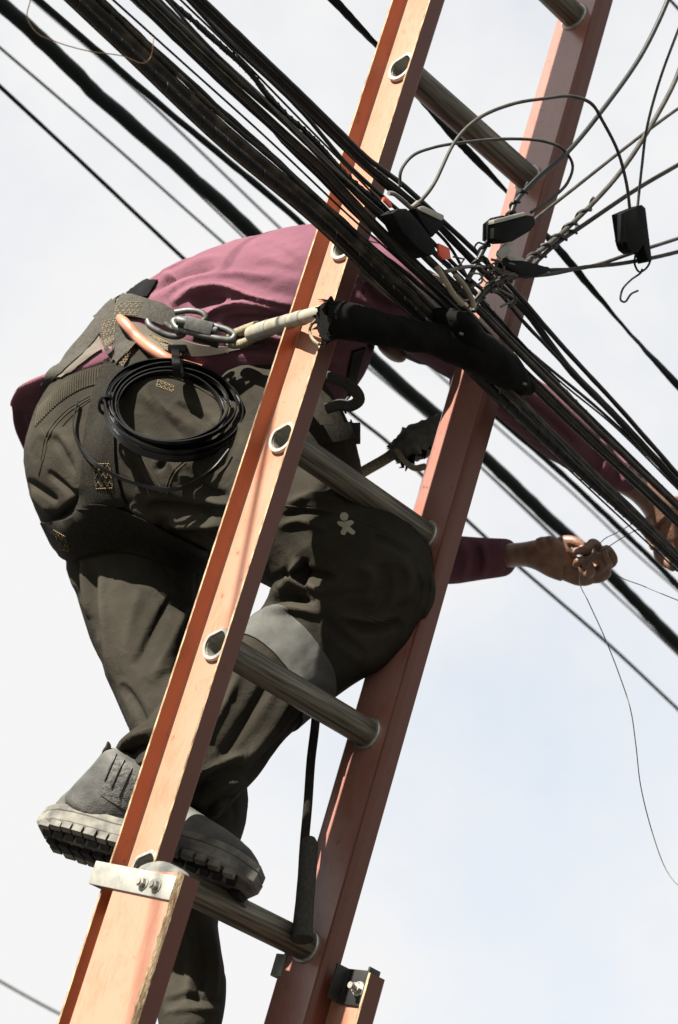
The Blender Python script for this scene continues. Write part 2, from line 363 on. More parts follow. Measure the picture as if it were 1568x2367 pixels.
# rungs: round tube with a flat ribbed top, ferrules at both ends
upl = np.array([0, math.sin(rad(21.3)), math.cos(rad(21.3))]); sidel = np.array([0, upl[2], -upl[1]])
def rung_ring(X, u, r, rib=True, n=48):
    out = []
    for k in range(n):
        th = 2*math.pi*k/n
        rr_ = r*(1+(.03 if (rib and k % 2 == 0) else 0))
        a, b = rr_*math.cos(th), min(rr_*math.sin(th), r*.80)
        q = sidel*a+upl*b
        out.append(L(X, q[1], u+q[2]))
    return out
ux = -.0045
for k in ks:
    u = k*RISE
    if u < ULO+.35 or u > UHI-.05: continue
    m = MB(); m.rings([rung_ring(x, u, .0195) for x in (-.003, .02, WI-.02, WI+.003)], cap=False)
    m.rings([rung_ring(x, u, .0175, False) for x in (-.003, .02, WI-.02, WI+.003)], cap=False)
    a = rung_ring(-.003, u, .0195); b = rung_ring(-.003, u, .0175, False); n = len(a)
    for A_, B_ in ((a, b), (rung_ring(WI+.003, u, .0195), rung_ring(WI+.003, u, .0175, False))):
        m.add(A_+B_, [(i, (i+1) % n, n+(i+1) % n, n+i) for i in range(n)])
    ro = m.build('rung', M['alu'], lad, True, ang=50); ro.data.materials.append(M['zinc'])
    for pi in range(3*48, 6*48): ro.data.polygons[pi].material_index = 1  # paler inner wall: light falling into the tube put into the colour
    for X0, X1 in ((-.0062, .0), (.004, .0085), (WI-.0085, WI-.004), (WI, WI+.006)):
        f = MB(); R = []
        for X, r in ((X0, .0185), (X0, .0232), (X0*.5+X1*.5, .0245), (X1, .0240), (X1, .0185), (X0, .0185)):
            R.append(rung_ring(X, u, r, False, 32))
        # serrated rim
        fo = f.rings(R, cap=False).build('ferrule', M['ferrule'], ro, True, ang=60)
# base rungs (out of the picture, below)
for k in range(-13, -3):
    u = k*RISE+.12
    if u < ULO+.2 or u > UB-.25: continue
    m = MB(); m.rings([[p+LN*(-.075) for p in rung_ring(x, u, .0195)] for x in (-.027, WI+.027)]); m.build('rung', M['alu'], lad, True, ang=50)
# bracket across the near rails
br = MB()
def LB(X, N, du): return L(X, N, -.9253+.083*N+du)      # the plate sits slightly askew
pl = [(-.0318, -.1035), (-.0348, -.1035), (-.0348, .056), (-.0345, .0595), (-.031, .0605), (.02, .0605), (.02, .0575), (-.0318, .0575)]
R = [[LB(X, N, d) for X, N in pl] for d in (-.0305, 0)]
bo = br.rings(R).build('rail_bracket', M['zinc'], lad, True, bevel=.0012, ang=35)
for N in (-.047, -.0725):
    b = MB(); c = LB(-.0348, N, -.0165); ax = -LX
    hexr = lambda d, r: [c+ax*d+(LN*math.cos(rad(60*i+15))+LU*math.sin(rad(60*i+15)))*r for i in range(6)]
    b.tube([c, c+ax*.0015], .0092, 20); b.rings([hexr(.0015, .0068), hexr(.0065, .0068), hexr(.0075, .0058)])
    b.tube([c+ax*.007, c+ax*.0095], .0038, 12); b.build('bolt', M['zinc'], bo, True, ang=30)
# rubber end cap bulging above the bracket, between the rails
cp = MB(); R = []
for i in range(9):
    t = i/8; N = -.018-.083*t; hh = .017*math.sin(math.pi*min(1, .12+t*.9))**.6
    R.append([L(-.0275, N, -.934), L(-.029, N, -.934+hh*.6), L(-.024, N, -.930+hh), L(-.008, N, -.930+hh), L(-.004, N, -.934)])
cp.rings(R).build('rubber_cap', M['sleeve_grey'], lad, True, ang=60)
# far bracket: clip round the back of the far fly rail and the dark guide in the base channel
cl = MB()
pl = [(WI-.006, .0445), (WI-.006, .0475), (WI-.003, .0485), (WI+.034, .0485), (WI+.034, .0455), (WI-.003, .0445)]
cl.rings([[L(X, N, -.929+d) for X, N in [(WI-.0065, .030), (WI-.0065, .050), (WI-.004, .0525), (WI+.034, .0525), (WI+.034, .0490), (WI-.0035, .0490), (WI-.0035, .030)]] for d in (-.0305, 0)])
cl.build('rail_clip', M['zinc'], lad, True, bevel=.0008)
gd = MB(); R = []
for d, e in ((0, 0), (-.0475, 0)):
    pts = []
    out_ = [(.3035, -.0590), (.3285, -.0590)] + [(.3285-.0, -.0590-.058*t) for t in (.3, .6, .85)] + [(.3265, -.1195), (.3035, -.1215)]
    inn = [(X-.0 if X < .31 else X-.003, N+(.003 if N < -.07 else -.003)) for X, N in out_]
    pts = out_+inn[::-1]
    R.append([L(X, N, -.932+d) for X, N in pts])
go = gd.rings(R).build('rail_guide', M['steel_dark'], lad, True, bevel=.0006)
bt = MB(); c = L(.3255, -.092, -.958); bt.tube([c, c-LX*.004], .010, 18); bt.tube([c-LX*.004, c-LX*.010], .0075, 6); bt.tube([c-LX*.010, c-LX*.020], .0045, 10)
bt.build('bolt', M['ferrule'], go, True, ang=30)

# ------------------------------------------------------------------ the climber
def pairs(rows, n=28, p=2.3, dense=4, cap0=.30):
    """closed tube through sections given as the two silhouette points (x0,y0,x1,y1), depth z of the middle and half depth"""
    Cc = []; Aa = []; Bb = []
    for x0, y0, x1, y1, z, d in rows:
        a, b = P(x0, y0, z), P(x1, y1, z); Cc.append((a+b)/2); Aa.append((a-b)/2); Bb.append(d)
    m = len(rows)*dense; ts = np.linspace(0, len(rows)-1, m)
    C_ = spl_lin(Cc, ts); A_ = spl_lin(Aa, ts); D_ = np.interp(ts, range(len(rows)), Bb)
    R = []
    for i in range(m):
        c = Vector(C_[i]); a = Vector(A_[i])
        tan = Vector(C_[min(i+1, m-1)]-C_[max(i-1, 0)]).normalized(); b = a.cross(tan)
        if b.length < 1e-6: b = Vector(CR[:, 2])
        b = b.normalized()*D_[i]
        ring = []
        for k in range(n):
            th = 2*math.pi*k/n; cs, sn = math.cos(th), math.sin(th)
            ring.append(c+a*(abs(cs)**(2/p)*np.sign(cs))+b*(abs(sn)**(2/p)*np.sign(sn)))
        R.append(ring)
    # rounded ends
    def end(ring, c, t, s):
        return [c+(q-c)*s+t for q in ring]
    for which in (0, -1):
        ring = R[which]; c = sum(ring, Vector())/n; nb = R[1] if which == 0 else R[-2]
        c2 = sum(nb, Vector())/n; t = (c-c2).normalized(); r = sum((q-c).length for q in ring)/n
        ex = [end(ring, c, t*r*(cap0 if which == 0 else .30)*math.sin(a), math.cos(a)) for a in (.5, .95, 1.3)]
        R = (ex[::-1]+R) if which == 0 else (R+ex)
    return R
def spl_lin(pts, ts):
    pts = np.array([list(p) for p in pts]); q = np.vstack([2*pts[0]-pts[1], pts, 2*pts[-1]-pts[-2]]); out = []
    for t in ts:
        i = min(int(t), len(pts)-2); u = t-i; p0, p1, p2, p3 = q[i:i+4]
        out.append(.5*((2*p1)+(-p0+p2)*u+(2*p0-5*p1+4*p2-p3)*u*u+(-p0+3*p1-3*p2+p3)*u**3))
    return np.array(out)
def fuse(mb, voxel, smooth=4, fac=.5):
    """one continuous surface from overlapping closed shapes"""
    o = bpy.data.objects.new('tmp', mb.me('tmp')); COL.objects.link(o)
    md = o.modifiers.new('r', 'REMESH'); md.mode = 'VOXEL'; md.voxel_size = voxel; md.adaptivity = 0
    if smooth:
        sm = o.modifiers.new('s', 'SMOOTH'); sm.factor = fac; sm.iterations = smooth
    bpy.context.view_layer.update(); dg = bpy.context.evaluated_depsgraph_get()
    me = bpy.data.meshes.new_from_object(o.evaluated_get(dg)); old = o.data
    bpy.data.objects.remove(o); bpy.data.meshes.remove(old); return me
def getv(me):
    a = np.empty(len(me.vertices)*3); me.vertices.foreach_get('co', a); return a.reshape(-1, 3)
def getn(me):
    a = np.empty(len(me.vertices)*3); me.vertices.foreach_get('normal', a); return a.reshape(-1, 3)
def setv(me, V): me.vertices.foreach_set('co', V.ravel()); me.update()
def seg_dist(Q, poly):
    """distance of 2-D points to a polyline, signed side, and position 0..1 along it"""
    best = np.full(len(Q), 1e9); side = np.zeros(len(Q)); pos = np.zeros(len(Q)); poly = np.array(poly, float)
    ln = np.linalg.norm(np.diff(poly, axis=0), axis=1); tot = ln.sum(); acc = 0
    for a, b, l in zip(poly, poly[1:], ln):
        d = (b-a)/l; r = Q-a; t = np.clip(r@d, 0, l); e = r-t[:, None]*d; dist = np.hypot(e[:, 0], e[:, 1])
        m = dist < best; best[m] = dist[m]; side[m] = (d[0]*r[:, 1]-d[1]*r[:, 0])[m]; pos[m] = ((acc+t)/tot)[m]; acc += l
    return best, side, pos
def curve2(pts, n=24): return [(p.x, p.y) for p in spline([(x, y, 0) for x, y in pts], n)]
def sculpt(me, folds, zr=None):
    """raise or sink folds of cloth along lines drawn over the camera side of a garment: (points, width px, height mm, sharpness)"""
    V = getv(me); Nn = getn(me); Q, z = proj(V)
    vd = V-CAMP; vd /= np.linalg.norm(vd, axis=1)[:, None]; face = np.clip(-(Nn*vd).sum(1)*2.5+.15, 0, 1)
    D = np.zeros(len(V))
    for f in folds:
        pts, w, hmm = f[:3]; asym = f[3] if len(f) > 3 else 0
        pl_ = curve2(pts)
        bx = np.array(pl_); msk = (Q[:, 0] > bx[:, 0].min()-4*w) & (Q[:, 0] < bx[:, 0].max()+4*w) & (Q[:, 1] > bx[:, 1].min()-4*w) & (Q[:, 1] < bx[:, 1].max()+4*w)
        if not msk.any(): continue
        d, s_, p_ = seg_dist(Q[msk], pl_)
        ww = np.where(s_*asym > 0, w*.45, w) if asym else w
        tap = np.clip(np.minimum(p_, 1-p_)*4.5, 0, 1)**.7
        D[msk] += hmm*.001*np.exp(-(d/ww)**2)*tap*face[msk]
    setv(me, V+Nn*D[:, None])
def roughen(me, amp, scale, seed, ridged=0, sel=None):
    V = getv(me); Nn = getn(me); a = n3(V, scale, seed); b = n3(V, scale*2.1, seed+3)
    if ridged: a = 1-2*np.abs(a)**.8
    d = amp*(a+.4*b)
    setv(me, V+Nn*d[:, None])

def wrinkle(me, amp, scale, seed, power=3, cover=.5):
    """crisp creases: thin ridges of warped noise, only here and there"""
    V = getv(me); Nn = getn(me); off = Vector((seed*5.1, seed*2.3, seed*8.9)); d = np.empty(len(V))
    for i, p_ in enumerate(V):
        v = Vector(p_); w = noise.noise_vector(v*scale*.45+off)*.55
        r = max(0.0, 1-abs(noise.noise(v*scale+w+off))*2.6); k = noise.noise(v*4.3+off)+cover
        d[i] = r**power*min(1, max(0, k*1.6))
    setv(me, V+Nn*(amp*(d-d.mean()))[:, None])
man = empty('person', L(.1, .2, -.92), 'bent climber in a maroon shirt and dark work trousers on the ladder', 'person')

# depth anchors: hips about 0.45 m off the ladder, right knee between the rungs, arms past the far rail
# --- trousers
hips = [(100, 962, 585, 850, 3.47, .140), (78, 1010, 600, 915, 3.45, .152), (60, 1090, 610, 1000, 3.42, .160), (78, 1175, 600, 1110, 3.38, .155), (130, 1250, 560, 1200, 3.34, .135)]
belly = [(500, 1000, 720, 880, 3.37, .11), (540, 1060, 800, 960, 3.32, .13), (560, 1130, 838, 1075, 3.28, .13), (560, 1230, 820, 1150, 3.26, .12)]
thigh_r = [(250, 1190, 420, 840, 3.34, .125), (360, 1240, 560, 930, 3.30, .125), (480, 1275, 690, 1010, 3.255, .128), (590, 1335, 800, 1090, 3.205, .128), (690, 1400, 900, 1165, 3.17, .120), (770, 1470, 990, 1260, 3.145, .105), (840, 1500, 1006, 1330, 3.13, .085)]
shin_r = [(1000, 1330, 770, 1260, 3.135, .078), (1005, 1420, 650, 1330, 3.135, .078), (905, 1530, 617, 1385, 3.125, .075), (815, 1585, 590, 1425, 3.115, .072), (690, 1680, 490, 1510, 3.07, .066), (590, 1800, 385, 1600, 3.01, .064), (540, 1850, 325, 1672, 2.975, .064), (500, 1890, 272, 1715, 2.945, .066)]
leg_l = [(150, 1215, 560, 1130, 3.46, .11), (155, 1300, 500, 1270, 3.42, .105), (190, 1420, 468, 1385, 3.36, .10), (250, 1565, 485, 1525, 3.28, .09), (312, 1710, 520, 1670, 3.20, .082), (372, 1850, 573, 1830, 3.14, .075), (395, 2000, 535, 1985, 3.08, .068), (385, 2130, 506, 2120, 3.03, .066), (362, 2280, 520, 2270, 2.98, .066), (366, 2362, 514, 2356, 2.95, .068), (372, 2400, 510, 2394, 2.94, .068)]
mb = MB()
for rows in (hips, belly, thigh_r, shin_r, leg_l): mb.rings(pairs(rows, cap0=.06 if rows is hips else .30))
tro = fuse(mb, .0037, 6)
# --- shirt
torso = [(112, 905, 560, 1010, 3.47, .118), (150, 842, 575, 985, 3.48, .128), (222, 752, 585, 975, 3.50, .136), (305, 672, 610, 1000, 3.51, .146), (420, 605, 700, 1010, 3.46, .155), (520, 562, 770, 950, 3.42, .165), (630, 533, 812, 880, 3.385, .17), (735, 520, 840, 810, 3.365, .165), (830, 533, 860, 780, 3.365, .16), (905, 575, 890, 775, 3.355, .145), (962, 630, 930, 775, 3.35, .115)]
arm_r = [(815, 540, 800, 760, 3.33, .09), (930, 590, 845, 775, 3.325, .092), (1010, 670, 915, 805, 3.37, .080), (1080, 740, 1000, 855, 3.45, .060), (1165, 815, 1085, 910, 3.50, .060), (1262, 892, 1180, 990, 3.54, .058), (1352, 962, 1285, 1070, 3.58, .054), (1424, 1022, 1375, 1118, 3.60, .048), (1478, 1077, 1435, 1138, 3.61, .042)]
arm_l = [(1110, 800, 970, 740, 3.66, .075), (1135, 890, 1040, 870, 3.68, .052), (1105, 1010, 1012, 985, 3.68, .048), (1065, 1130, 975, 1110, 3.68, .046), (1030, 1230, 945, 1225, 3.66, .046), (985, 1250, 945, 1335, 3.64, .048), (1040, 1240, 1030, 1350, 3.58, .044), (1110, 1243, 1100, 1342, 3.555, .040), (1174, 1246, 1166, 1331, 3.53, .036)]
mb = MB()
for rows in (torso, arm_r, arm_l): mb.rings(pairs(rows, cap0=.05 if rows is torso else .3))
shi = fuse(mb, .0042, 6)
# --- body: one continuous figure under the clothes, bare hands, neck and head
def shrink(rows, k, zd=.82):
    out = []
    for x0, y0, x1, y1, z, d in rows:
        cx, cy = (x0+x1)/2, (y0+y1)/2
        out.append((cx+(x0-cx)*k, cy+(y0-cy)*k, cx+(x1-cx)*k, cy+(y1-cy)*k, z, d*zd))
    return out
mb = MB()
for rows in (hips, belly, thigh_r, shin_r, leg_l, torso): mb.rings(pairs(shrink(rows, .66, .64), cap0=.1))
mb.rings(pairs(shrink(arm_r, .74, .74))); mb.rings(pairs(shrink(arm_l, .74, .74)))
# neck and bowed head between the arms, behind the cables
mb.rings(pairs([(880, 610, 850, 720, 3.50, .06), (930, 650, 890, 745, 3.50, .055), (985, 680, 920, 790, 3.50, .065)]))
hc = P(990, 735, 3.53); ha = (P(1040, 800, 3.5)-P(905, 684, 3.5)).normalized(); hb = Vector(CR[:, 2]); hcx = ha.cross(hb)
mb.ball(hc, ha*.088, hb*.075, hcx*.066, 20, 13); mb.ball(hc+ha*.035-hcx*-.0, ha*.06, hb*.055, hcx*.060, 16, 11)
mb.ball(P(905, 806, 3.47), ha*.03, hb*.03, hcx*.016)
mb.ball(hc+ha*.088, ha*.012, hb*.010, hcx*.014)
for sg in (-1, 1): mb.ball(hc+hb*.074*sg, ha*.016, hb*.008, hcx*.026)
# forearms and hands
def hand(mb, wrist, fingers, palm):
    mb.rings(pairs(wrist)); 
    for c, ax, ay, az in palm: mb.ball(c, ax, ay, az, 16, 11)
    for pts, r0, r1 in fingers:
        sp_ = spline(pts, 18); mb.tube(sp_, list(np.linspace(r0, r1, 18)), 12)
        mb.ball(sp_[-1], LX*r1, LN*r1, LU*r1, 12, 9); mb.ball(sp_[0], LX*r0, LN*r0, LU*r0, 12, 9)
def c7(x, y, z): return P((1200+x/4.356)*.9469, (1250+y/4.356)*.9469, z)
zh = 3.475
def ell(x, y, z, rx, ry, rz, ang=0):
    r, d = Vector(CR[:, 0]), Vector(CR[:, 1]); a = rad(ang); k = zh/FP/4.356*.9469
    return (c7(x, y, z), (r*math.cos(a)+d*math.sin(a))*rx*k, Vector(CR[:, 2])*rz, (d*math.cos(a)-r*math.sin(a))*ry*k)
mbody = mb; mb = MB()
mb.rings(pairs([(1140, 1258, 1140, 1312, 3.54, .026), (1178, 1256, 1178, 1312, 3.525, .027), (1215, 1253, 1212, 1310, 3.505, .026), (1250, 1247, 1240, 1318, 3.49, .026), (1282, 1246, 1268, 1334, 3.48, .025), (1310, 1256, 1296, 1344, 3.475, .022)]))
for e in (ell(690, 440, zh, 270, 140, .023, 30), ell(710, 385, zh-.010, 190, 90, .020, 36), ell(880, 620, zh+.005, 260, 150, .020, 22), ell(1090, 650, zh+.010, 190, 115, .016, -4)): mb.ball(*e, 18, 12)
fing = [([c7(690, 362, zh+.004), c7(790, 312, zh-.010), c7(890, 322, zh-.018), c7(985, 372, zh-.022), c7(1030, 380, zh-.028)], .0112, .0070),      # thumb
        ([c7(1090, 560, zh+.012), c7(1130, 380, zh-.004), c7(1075, 330, zh-.016), c7(1010, 395, zh-.030), c7(895, 418, zh-.034)], .0090, .0060),   # index, curled over to the thumb
        ([c7(1140, 600, zh+.008), c7(1290, 520, zh-.004), c7(1230, 400, zh-.014), c7(1195, 440, zh-.026), c7(1250, 560, zh-.034)], .0092, .0062),
        ([c7(1080, 660, zh+.004), c7(1190, 560, zh-.016), c7(1110, 470, zh-.030), c7(1030, 520, zh-.036), c7(1000, 575, zh-.030)], .0090, .0060),
        ([c7(1000, 690, zh), c7(1060, 620, zh-.022), c7(990, 520, zh-.032), c7(925, 520, zh-.034), c7(900, 560, zh-.026)], .0084, .0056)]
for pts, r0, r1 in fing:
    sp_ = spline(pts, 22); mb.tube(sp_, list(np.linspace(r0, r1, 22)), 12)
    for q, r in ((sp_[0], r0), (sp_[-1], r1)): mb.ball(q, LX*r, LN*r, LU*r, 12, 9)
# right hand, reaching on along the cables out of the frame
zr = 3.61
mb.rings(pairs([(1450, 1085, 1425, 1135, zr, .028), (1495, 1105, 1462, 1158, zr, .027), (1530, 1132, 1490, 1190, zr, .026), (1560, 1165, 1500, 1225, zr, .026)]))
mb.ball(P(1555, 1215, zr), Vector(CR[:, 0])*.032, Vector(CR[:, 2])*.022, Vector(CR[:, 1])*.05, 16, 11)
for i, (x, y, x2, y2, x3, y3) in enumerate([(1530, 1225, 1525, 1285, 1555, 1310), (1552, 1240, 1556, 1300, 1585, 1318), (1575, 1240, 1590, 1300, 1612, 1310), (1590, 1225, 1618, 1275, 1640, 1285), (1515, 1180, 1500, 1225, 1512, 1262)]):
    sp_ = spline([P(x, y, zr), P(x2, y2, zr-.02), P(x3, y3, zr-.035)], 14); mb.tube(sp_, list(np.linspace(.0105, .008, 14)), 12); mb.ball(sp_[-1], LX*.008, LN*.008, LU*.008, 12, 9)
ha_ = fuse(mb, .0013, 2, .4); bod = fuse(mbody, .0045, 4)
bm = bmesh.new(); bm.from_mesh(bod); bm.from_mesh(ha_); bm.to_mesh(bod); bm.free(); bpy.data.meshes.remove(ha_)
bo_ = link('body', bod, M['skin'], man)
# finger nails of the left hand, facing the camera
for (x, y, zz_), r in (((905, 410, zh-.041), .0042), ((1000, 577, zh-.0365), .0040), ((1252, 575, zh-.0405), .0042), ((1028, 372, zh-.0352), .0046)):
    mb = MB(); mb.ball(c7(x, y, zz_), Vector(CR[:, 0])*r, Vector(CR[:, 1])*r*.8, Vector(CR[:, 2])*.0014, 12, 7); mb.build('nail', M['nail'], man)
# hair: the back of the head
mb = MB(); mb.ball(hc-ha*.006-hcx*.004, ha*.092, hb*.079, hcx*.069, 20, 13); hm = mb.me('hair')
roughen(hm, .004, 60, 3); link('hair', hm, M['hair'], man)
for sg in (-1, 1):
    mb = MB(); mb.ball(hc+ha*.085+hb*.028*sg+hcx*.02, ha*.01, hb*.011, hcx*.008); mb.build('eye', M['ferrule'], man)

# folds of the trousers
roughen(tro, .0035, 9, 1); wrinkle(tro, .0032, 9, 1, 2, .15); wrinkle(tro, -.0030, 12, 2, 3, .1); wrinkle(tro, .0012, 27, 3, 2, .1)
F_T = [([(60, 1112), (95, 1135), (132, 1161)], 9, -11, 1), ([(66, 1135), (95, 1160), (122, 1185)], 10, 7), ([(112, 1088), (145, 1115), (180, 1150)], 9, -8, -1), ([(118, 1212), (150, 1188), (172, 1165), (180, 1130)], 11, -16),
    ([(90, 1010), (130, 1000), (180, 1060), (184, 1120)], 12, 5), ([(130, 1010), (150, 1050), (176, 1095)], 6, -4),
    ([(300, 1165), (340, 1190), (372, 1210)], 10, 9), ([(340, 1172), (420, 1180), (505, 1190)], 14, -16, 1), ([(390, 1206), (450, 1208), (525, 1216)], 11, 15), ([(385, 1232), (450, 1245), (515, 1250)], 15, -14),
    ([(320, 905), (400, 960), (480, 1010)], 16, 9), ([(410, 930), (470, 965), (510, 1005)], 10, -11, 1), ([(345, 900), (375, 950), (420, 1010)], 7, -4), ([(330, 1000), (390, 1060), (430, 1120)], 12, 6), ([(360, 1090), (385, 1060), (400, 1040)], 7, -8),
    ([(430, 1080), (470, 1130), (530, 1150)], 12, -9), ([(300, 1060), (330, 1120), (350, 1150)], 9, -7), ([(500, 1090), (530, 1040), (545, 980)], 13, -9), ([(470, 1150), (520, 1165), (580, 1160)], 10, 9),
    ([(150, 1300), (165, 1330), (170, 1370)], 7, 9), ([(172, 1292), (182, 1340), (184, 1390)], 6, -10), ([(196, 1290), (200, 1350), (206, 1430)], 7, 10), ([(214, 1300), (218, 1380), (226, 1480)], 8, -8), ([(236, 1310), (240, 1420), (262, 1580)], 10, 8),
    ([(400, 1370), (360, 1440), (310, 1540)], 16, -9, 1), ([(430, 1400), (400, 1480), (350, 1580)], 14, 9), ([(450, 1400), (430, 1480), (400, 1570)], 12, -10), ([(330, 1350), (300, 1440), (285, 1560)], 16, 6), ([(280, 1580), (320, 1640), (340, 1690)], 10, -7),
    ([(600, 1396), (660, 1382), (730, 1392)], 12, -18, 1), ([(640, 1360), (690, 1352), (760, 1372)], 10, 11), ([(655, 1335), (700, 1325), (780, 1340)], 10, -12), ([(610, 1420), (670, 1408), (740, 1420)], 10, 9),
    ([(690, 1290), (675, 1330), (680, 1375)], 9, 12), ([(705, 1290), (700, 1340), (720, 1380)], 8, -12), ([(660, 1165), (720, 1148), (800, 1160)], 9, 8), ([(650, 1195), (700, 1182), (770, 1190)], 8, -9), ([(640, 1220), (690, 1205), (760, 1225)], 9, 7),
    ([(830, 1300), (860, 1330), (850, 1400)], 14, 8), ([(880, 1300), (900, 1350), (880, 1430)], 12, -7), ([(930, 1290), (950, 1340), (930, 1400)], 10, 6), ([(800, 1440), (860, 1455), (930, 1440)], 10, -8), ([(780, 1420), (850, 1432), (920, 1420)], 8, 6),
    ([(985, 1290), (1000, 1370), (975, 1440)], 5, 4), ([(960, 1300), (975, 1370), (950, 1440)], 5, -3), ([(740, 1420), (800, 1480), (850, 1520)], 14, -6), ([(860, 1240), (900, 1250), (950, 1280)], 9, -8),
    ([(275, 1735), (310, 1706), (365, 1690)], 8, 10), ([(280, 1755), (325, 1730), (380, 1722)], 7, -11), ([(300, 1775), (345, 1752), (395, 1750)], 8, 8), ([(320, 1790), (370, 1775), (420, 1780)], 6, -7),
    ([(440, 1850), (490, 1800), (560, 1775)], 9, -11), ([(455, 1870), (505, 1825), (570, 1800)], 8, 8), ([(450, 1810), (500, 1770), (570, 1740)], 9, 7), ([(470, 1885), (510, 1855), (545, 1840)], 6, -8), ([(430, 1840), (450, 1800), (470, 1770)], 8, 6),
    ([(650, 1525), (580, 1650), (500, 1770)], 14, -7), ([(700, 1560), (630, 1680), (540, 1790)], 14, 7), ([(740, 1600), (660, 1710), (560, 1800)], 11, -7), ([(560, 1540), (510, 1640), (450, 1740)], 12, 6), ([(530, 1560), (480, 1650), (430, 1720)], 9, -7),
    ([(430, 2140), (440, 2230), (425, 2330)], 12, 6), ([(460, 2130), (472, 2220), (460, 2320)], 10, -7), ([(490, 2140), (498, 2240), (490, 2330)], 9, 5), ([(380, 2320), (440, 2305), (510, 2318)], 7, -7), ([(380, 2340), (440, 2332), (512, 2336)], 6, 5)]
sculpt(tro, F_T)
roughen(shi, .004, 7, 2); wrinkle(shi, .0035, 8, 4, cover=0); wrinkle(shi, -.003, 11, 5, cover=0); wrinkle(shi, .0010, 26, 6, 2, .1)
F_S = [([(395, 705), (445, 676), (510, 664), (600, 688), (700, 712)], 12, 14, 1), ([(440, 708), (475, 694), (525, 694)], 14, -16), ([(465, 742), (505, 716), (570, 702), (670, 724)], 11, 13, 1), ([(510, 742), (590, 740), (690, 756)], 15, -15),
    ([(330, 672), (385, 628), (450, 604), (540, 590)], 10, 6), ([(345, 678), (405, 646), (500, 622)], 9, -9, 1), ([(370, 690), (430, 652), (540, 632), (640, 640)], 10, 6), ([(590, 556), (650, 580), (700, 620)], 14, -5), ([(560, 610), (640, 614), (720, 640)], 14, -5),
    ([(540, 780), (600, 770), (690, 790)], 12, 10), ([(520, 800), (600, 800), (690, 830)], 14, -12), ([(640, 860), (720, 830), (800, 820)], 14, 8), ([(650, 900), (740, 880), (790, 900)], 14, -10),
    ([(840, 640), (870, 690), (930, 720)], 14, -9), ([(820, 680), (870, 715), (950, 745)], 12, 8), ([(870, 600), (920, 650), (980, 690)], 14, 5), ([(1180, 905), (1260, 965), (1340, 1040)], 12, -7), ([(1200, 960), (1280, 1020), (1350, 1080)], 12, 7), ([(1380, 1020), (1400, 1060), (1390, 1100)], 9, 9), ([(1410, 1020), (1430, 1070), (1420, 1120)], 8, -9), ([(1440, 1050), (1450, 1090), (1440, 1125)], 7, 7),
    ([(1070, 1250), (1085, 1290), (1075, 1340)], 9, 8), ([(1095, 1250), (1108, 1285), (1100, 1330)], 9, -8), ([(1160, 1250), (1164, 1290), (1158, 1328)], 6, 4), ([(1120, 1252), (1130, 1300), (1120, 1335)], 9, 5)]
sculpt(shi, F_S)
# the shirt tail hangs out over the waistband: a hem seen from below
hem = [[(258, 800, 3.33), (215, 812, 3.345), (168, 834, 3.37), (118, 864, 3.41), (82, 880, 3.44), (66, 890, 3.46), (60, 930, 3.50), (70, 985, 3.54), (76, 1030, 3.56)],
       [(262, 832, 3.325), (215, 846, 3.335), (158, 862, 3.36), (104, 872, 3.40), (55, 888, 3.43), (27, 930, 3.46), (27, 955, 3.48), (38, 1000, 3.51), (64, 1050, 3.54)],
       [(262, 846, 3.345), (215, 862, 3.37), (165, 882, 3.41), (120, 905, 3.45), (78, 930, 3.48), (52, 960, 3.52), (48, 985, 3.54), (55, 1015, 3.56), (70, 1050, 3.57)],
       [(262, 862, 3.40), (220, 880, 3.44), (175, 902, 3.50), (135, 930, 3.55), (105, 958, 3.58), (90, 985, 3.60), (84, 1010, 3.60), (80, 1035, 3.60), (78, 1052, 3.59)]]
def sheet(rows, nu, nv, th, wob=0):
    A = [spline([P(*q) for q in r], nu) for r in rows]; G = [spline([a[i] for a in A], nv) for i in range(nu)]
    v = [G[i][j] for i in range(nu) for j in range(nv)]; T_ = nu*nv
    if wob: v = [p_+Vector((noise.noise(p_*22), noise.noise(p_*22+Vector((5, 0, 0))), noise.noise(p_*22+Vector((0, 9, 0)))))*wob for p_ in v]
    bmm = mesh('t', v, [(i*nv+j, (i+1)*nv+j, (i+1)*nv+j+1, i*nv+j+1) for i in range(nu-1) for j in range(nv-1)])
    nn = getn(bmm); bpy.data.meshes.remove(bmm); q = [(i*nv+j, (i+1)*nv+j, (i+1)*nv+j+1, i*nv+j+1) for i in range(nu-1) for j in range(nv-1)]
    v = v+[p_+Vector(k)*th for p_, k in zip(v, nn)]; f = q+[tuple(T_+k for k in c[::-1]) for c in q]
    rim = [(i*nv) for i in range(nu)]+[(nu-1)*nv+j for j in range(1, nv)]+[i*nv+nv-1 for i in range(nu-2, -1, -1)]+[j for j in range(nv-2, 0, -1)]
    return MB().add(v, f+[(a, b, T_+b, T_+a) for a, b in zip(rim, rim[1:]+rim[:1])])
hm_ = sheet(hem, 60, 16, .0022, .004).me('hem')
bm = bmesh.new(); bm.from_mesh(shi); bm.from_mesh(hm_); bm.to_mesh(shi); bm.free(); bpy.data.meshes.remove(hm_)
tob = link('trousers', tro, M['trouser'], man); shb = link('shirt', shi, M['shirt'], man)
bpy.context.view_layer.update()
bvt = BVHTree.FromPolygons([v.co.copy() for v in tro.vertices], [tuple(p.vertices) for p in tro.polygons])
bvs = BVHTree.FromPolygons([v.co.copy() for v in shi.vertices], [tuple(p.vertices) for p in shi.polygons])
def hit(x, y, trees=(bvt, bvs)):
    d = (P(x, y, 3)-Vector(CAMP)).normalized(); best = None
    for t in trees:
        q, nn, i, ds = t.ray_cast(Vector(CAMP), d)
        if q is not None and (best is None or ds < best[2]): best = (q, nn, ds)
    return best
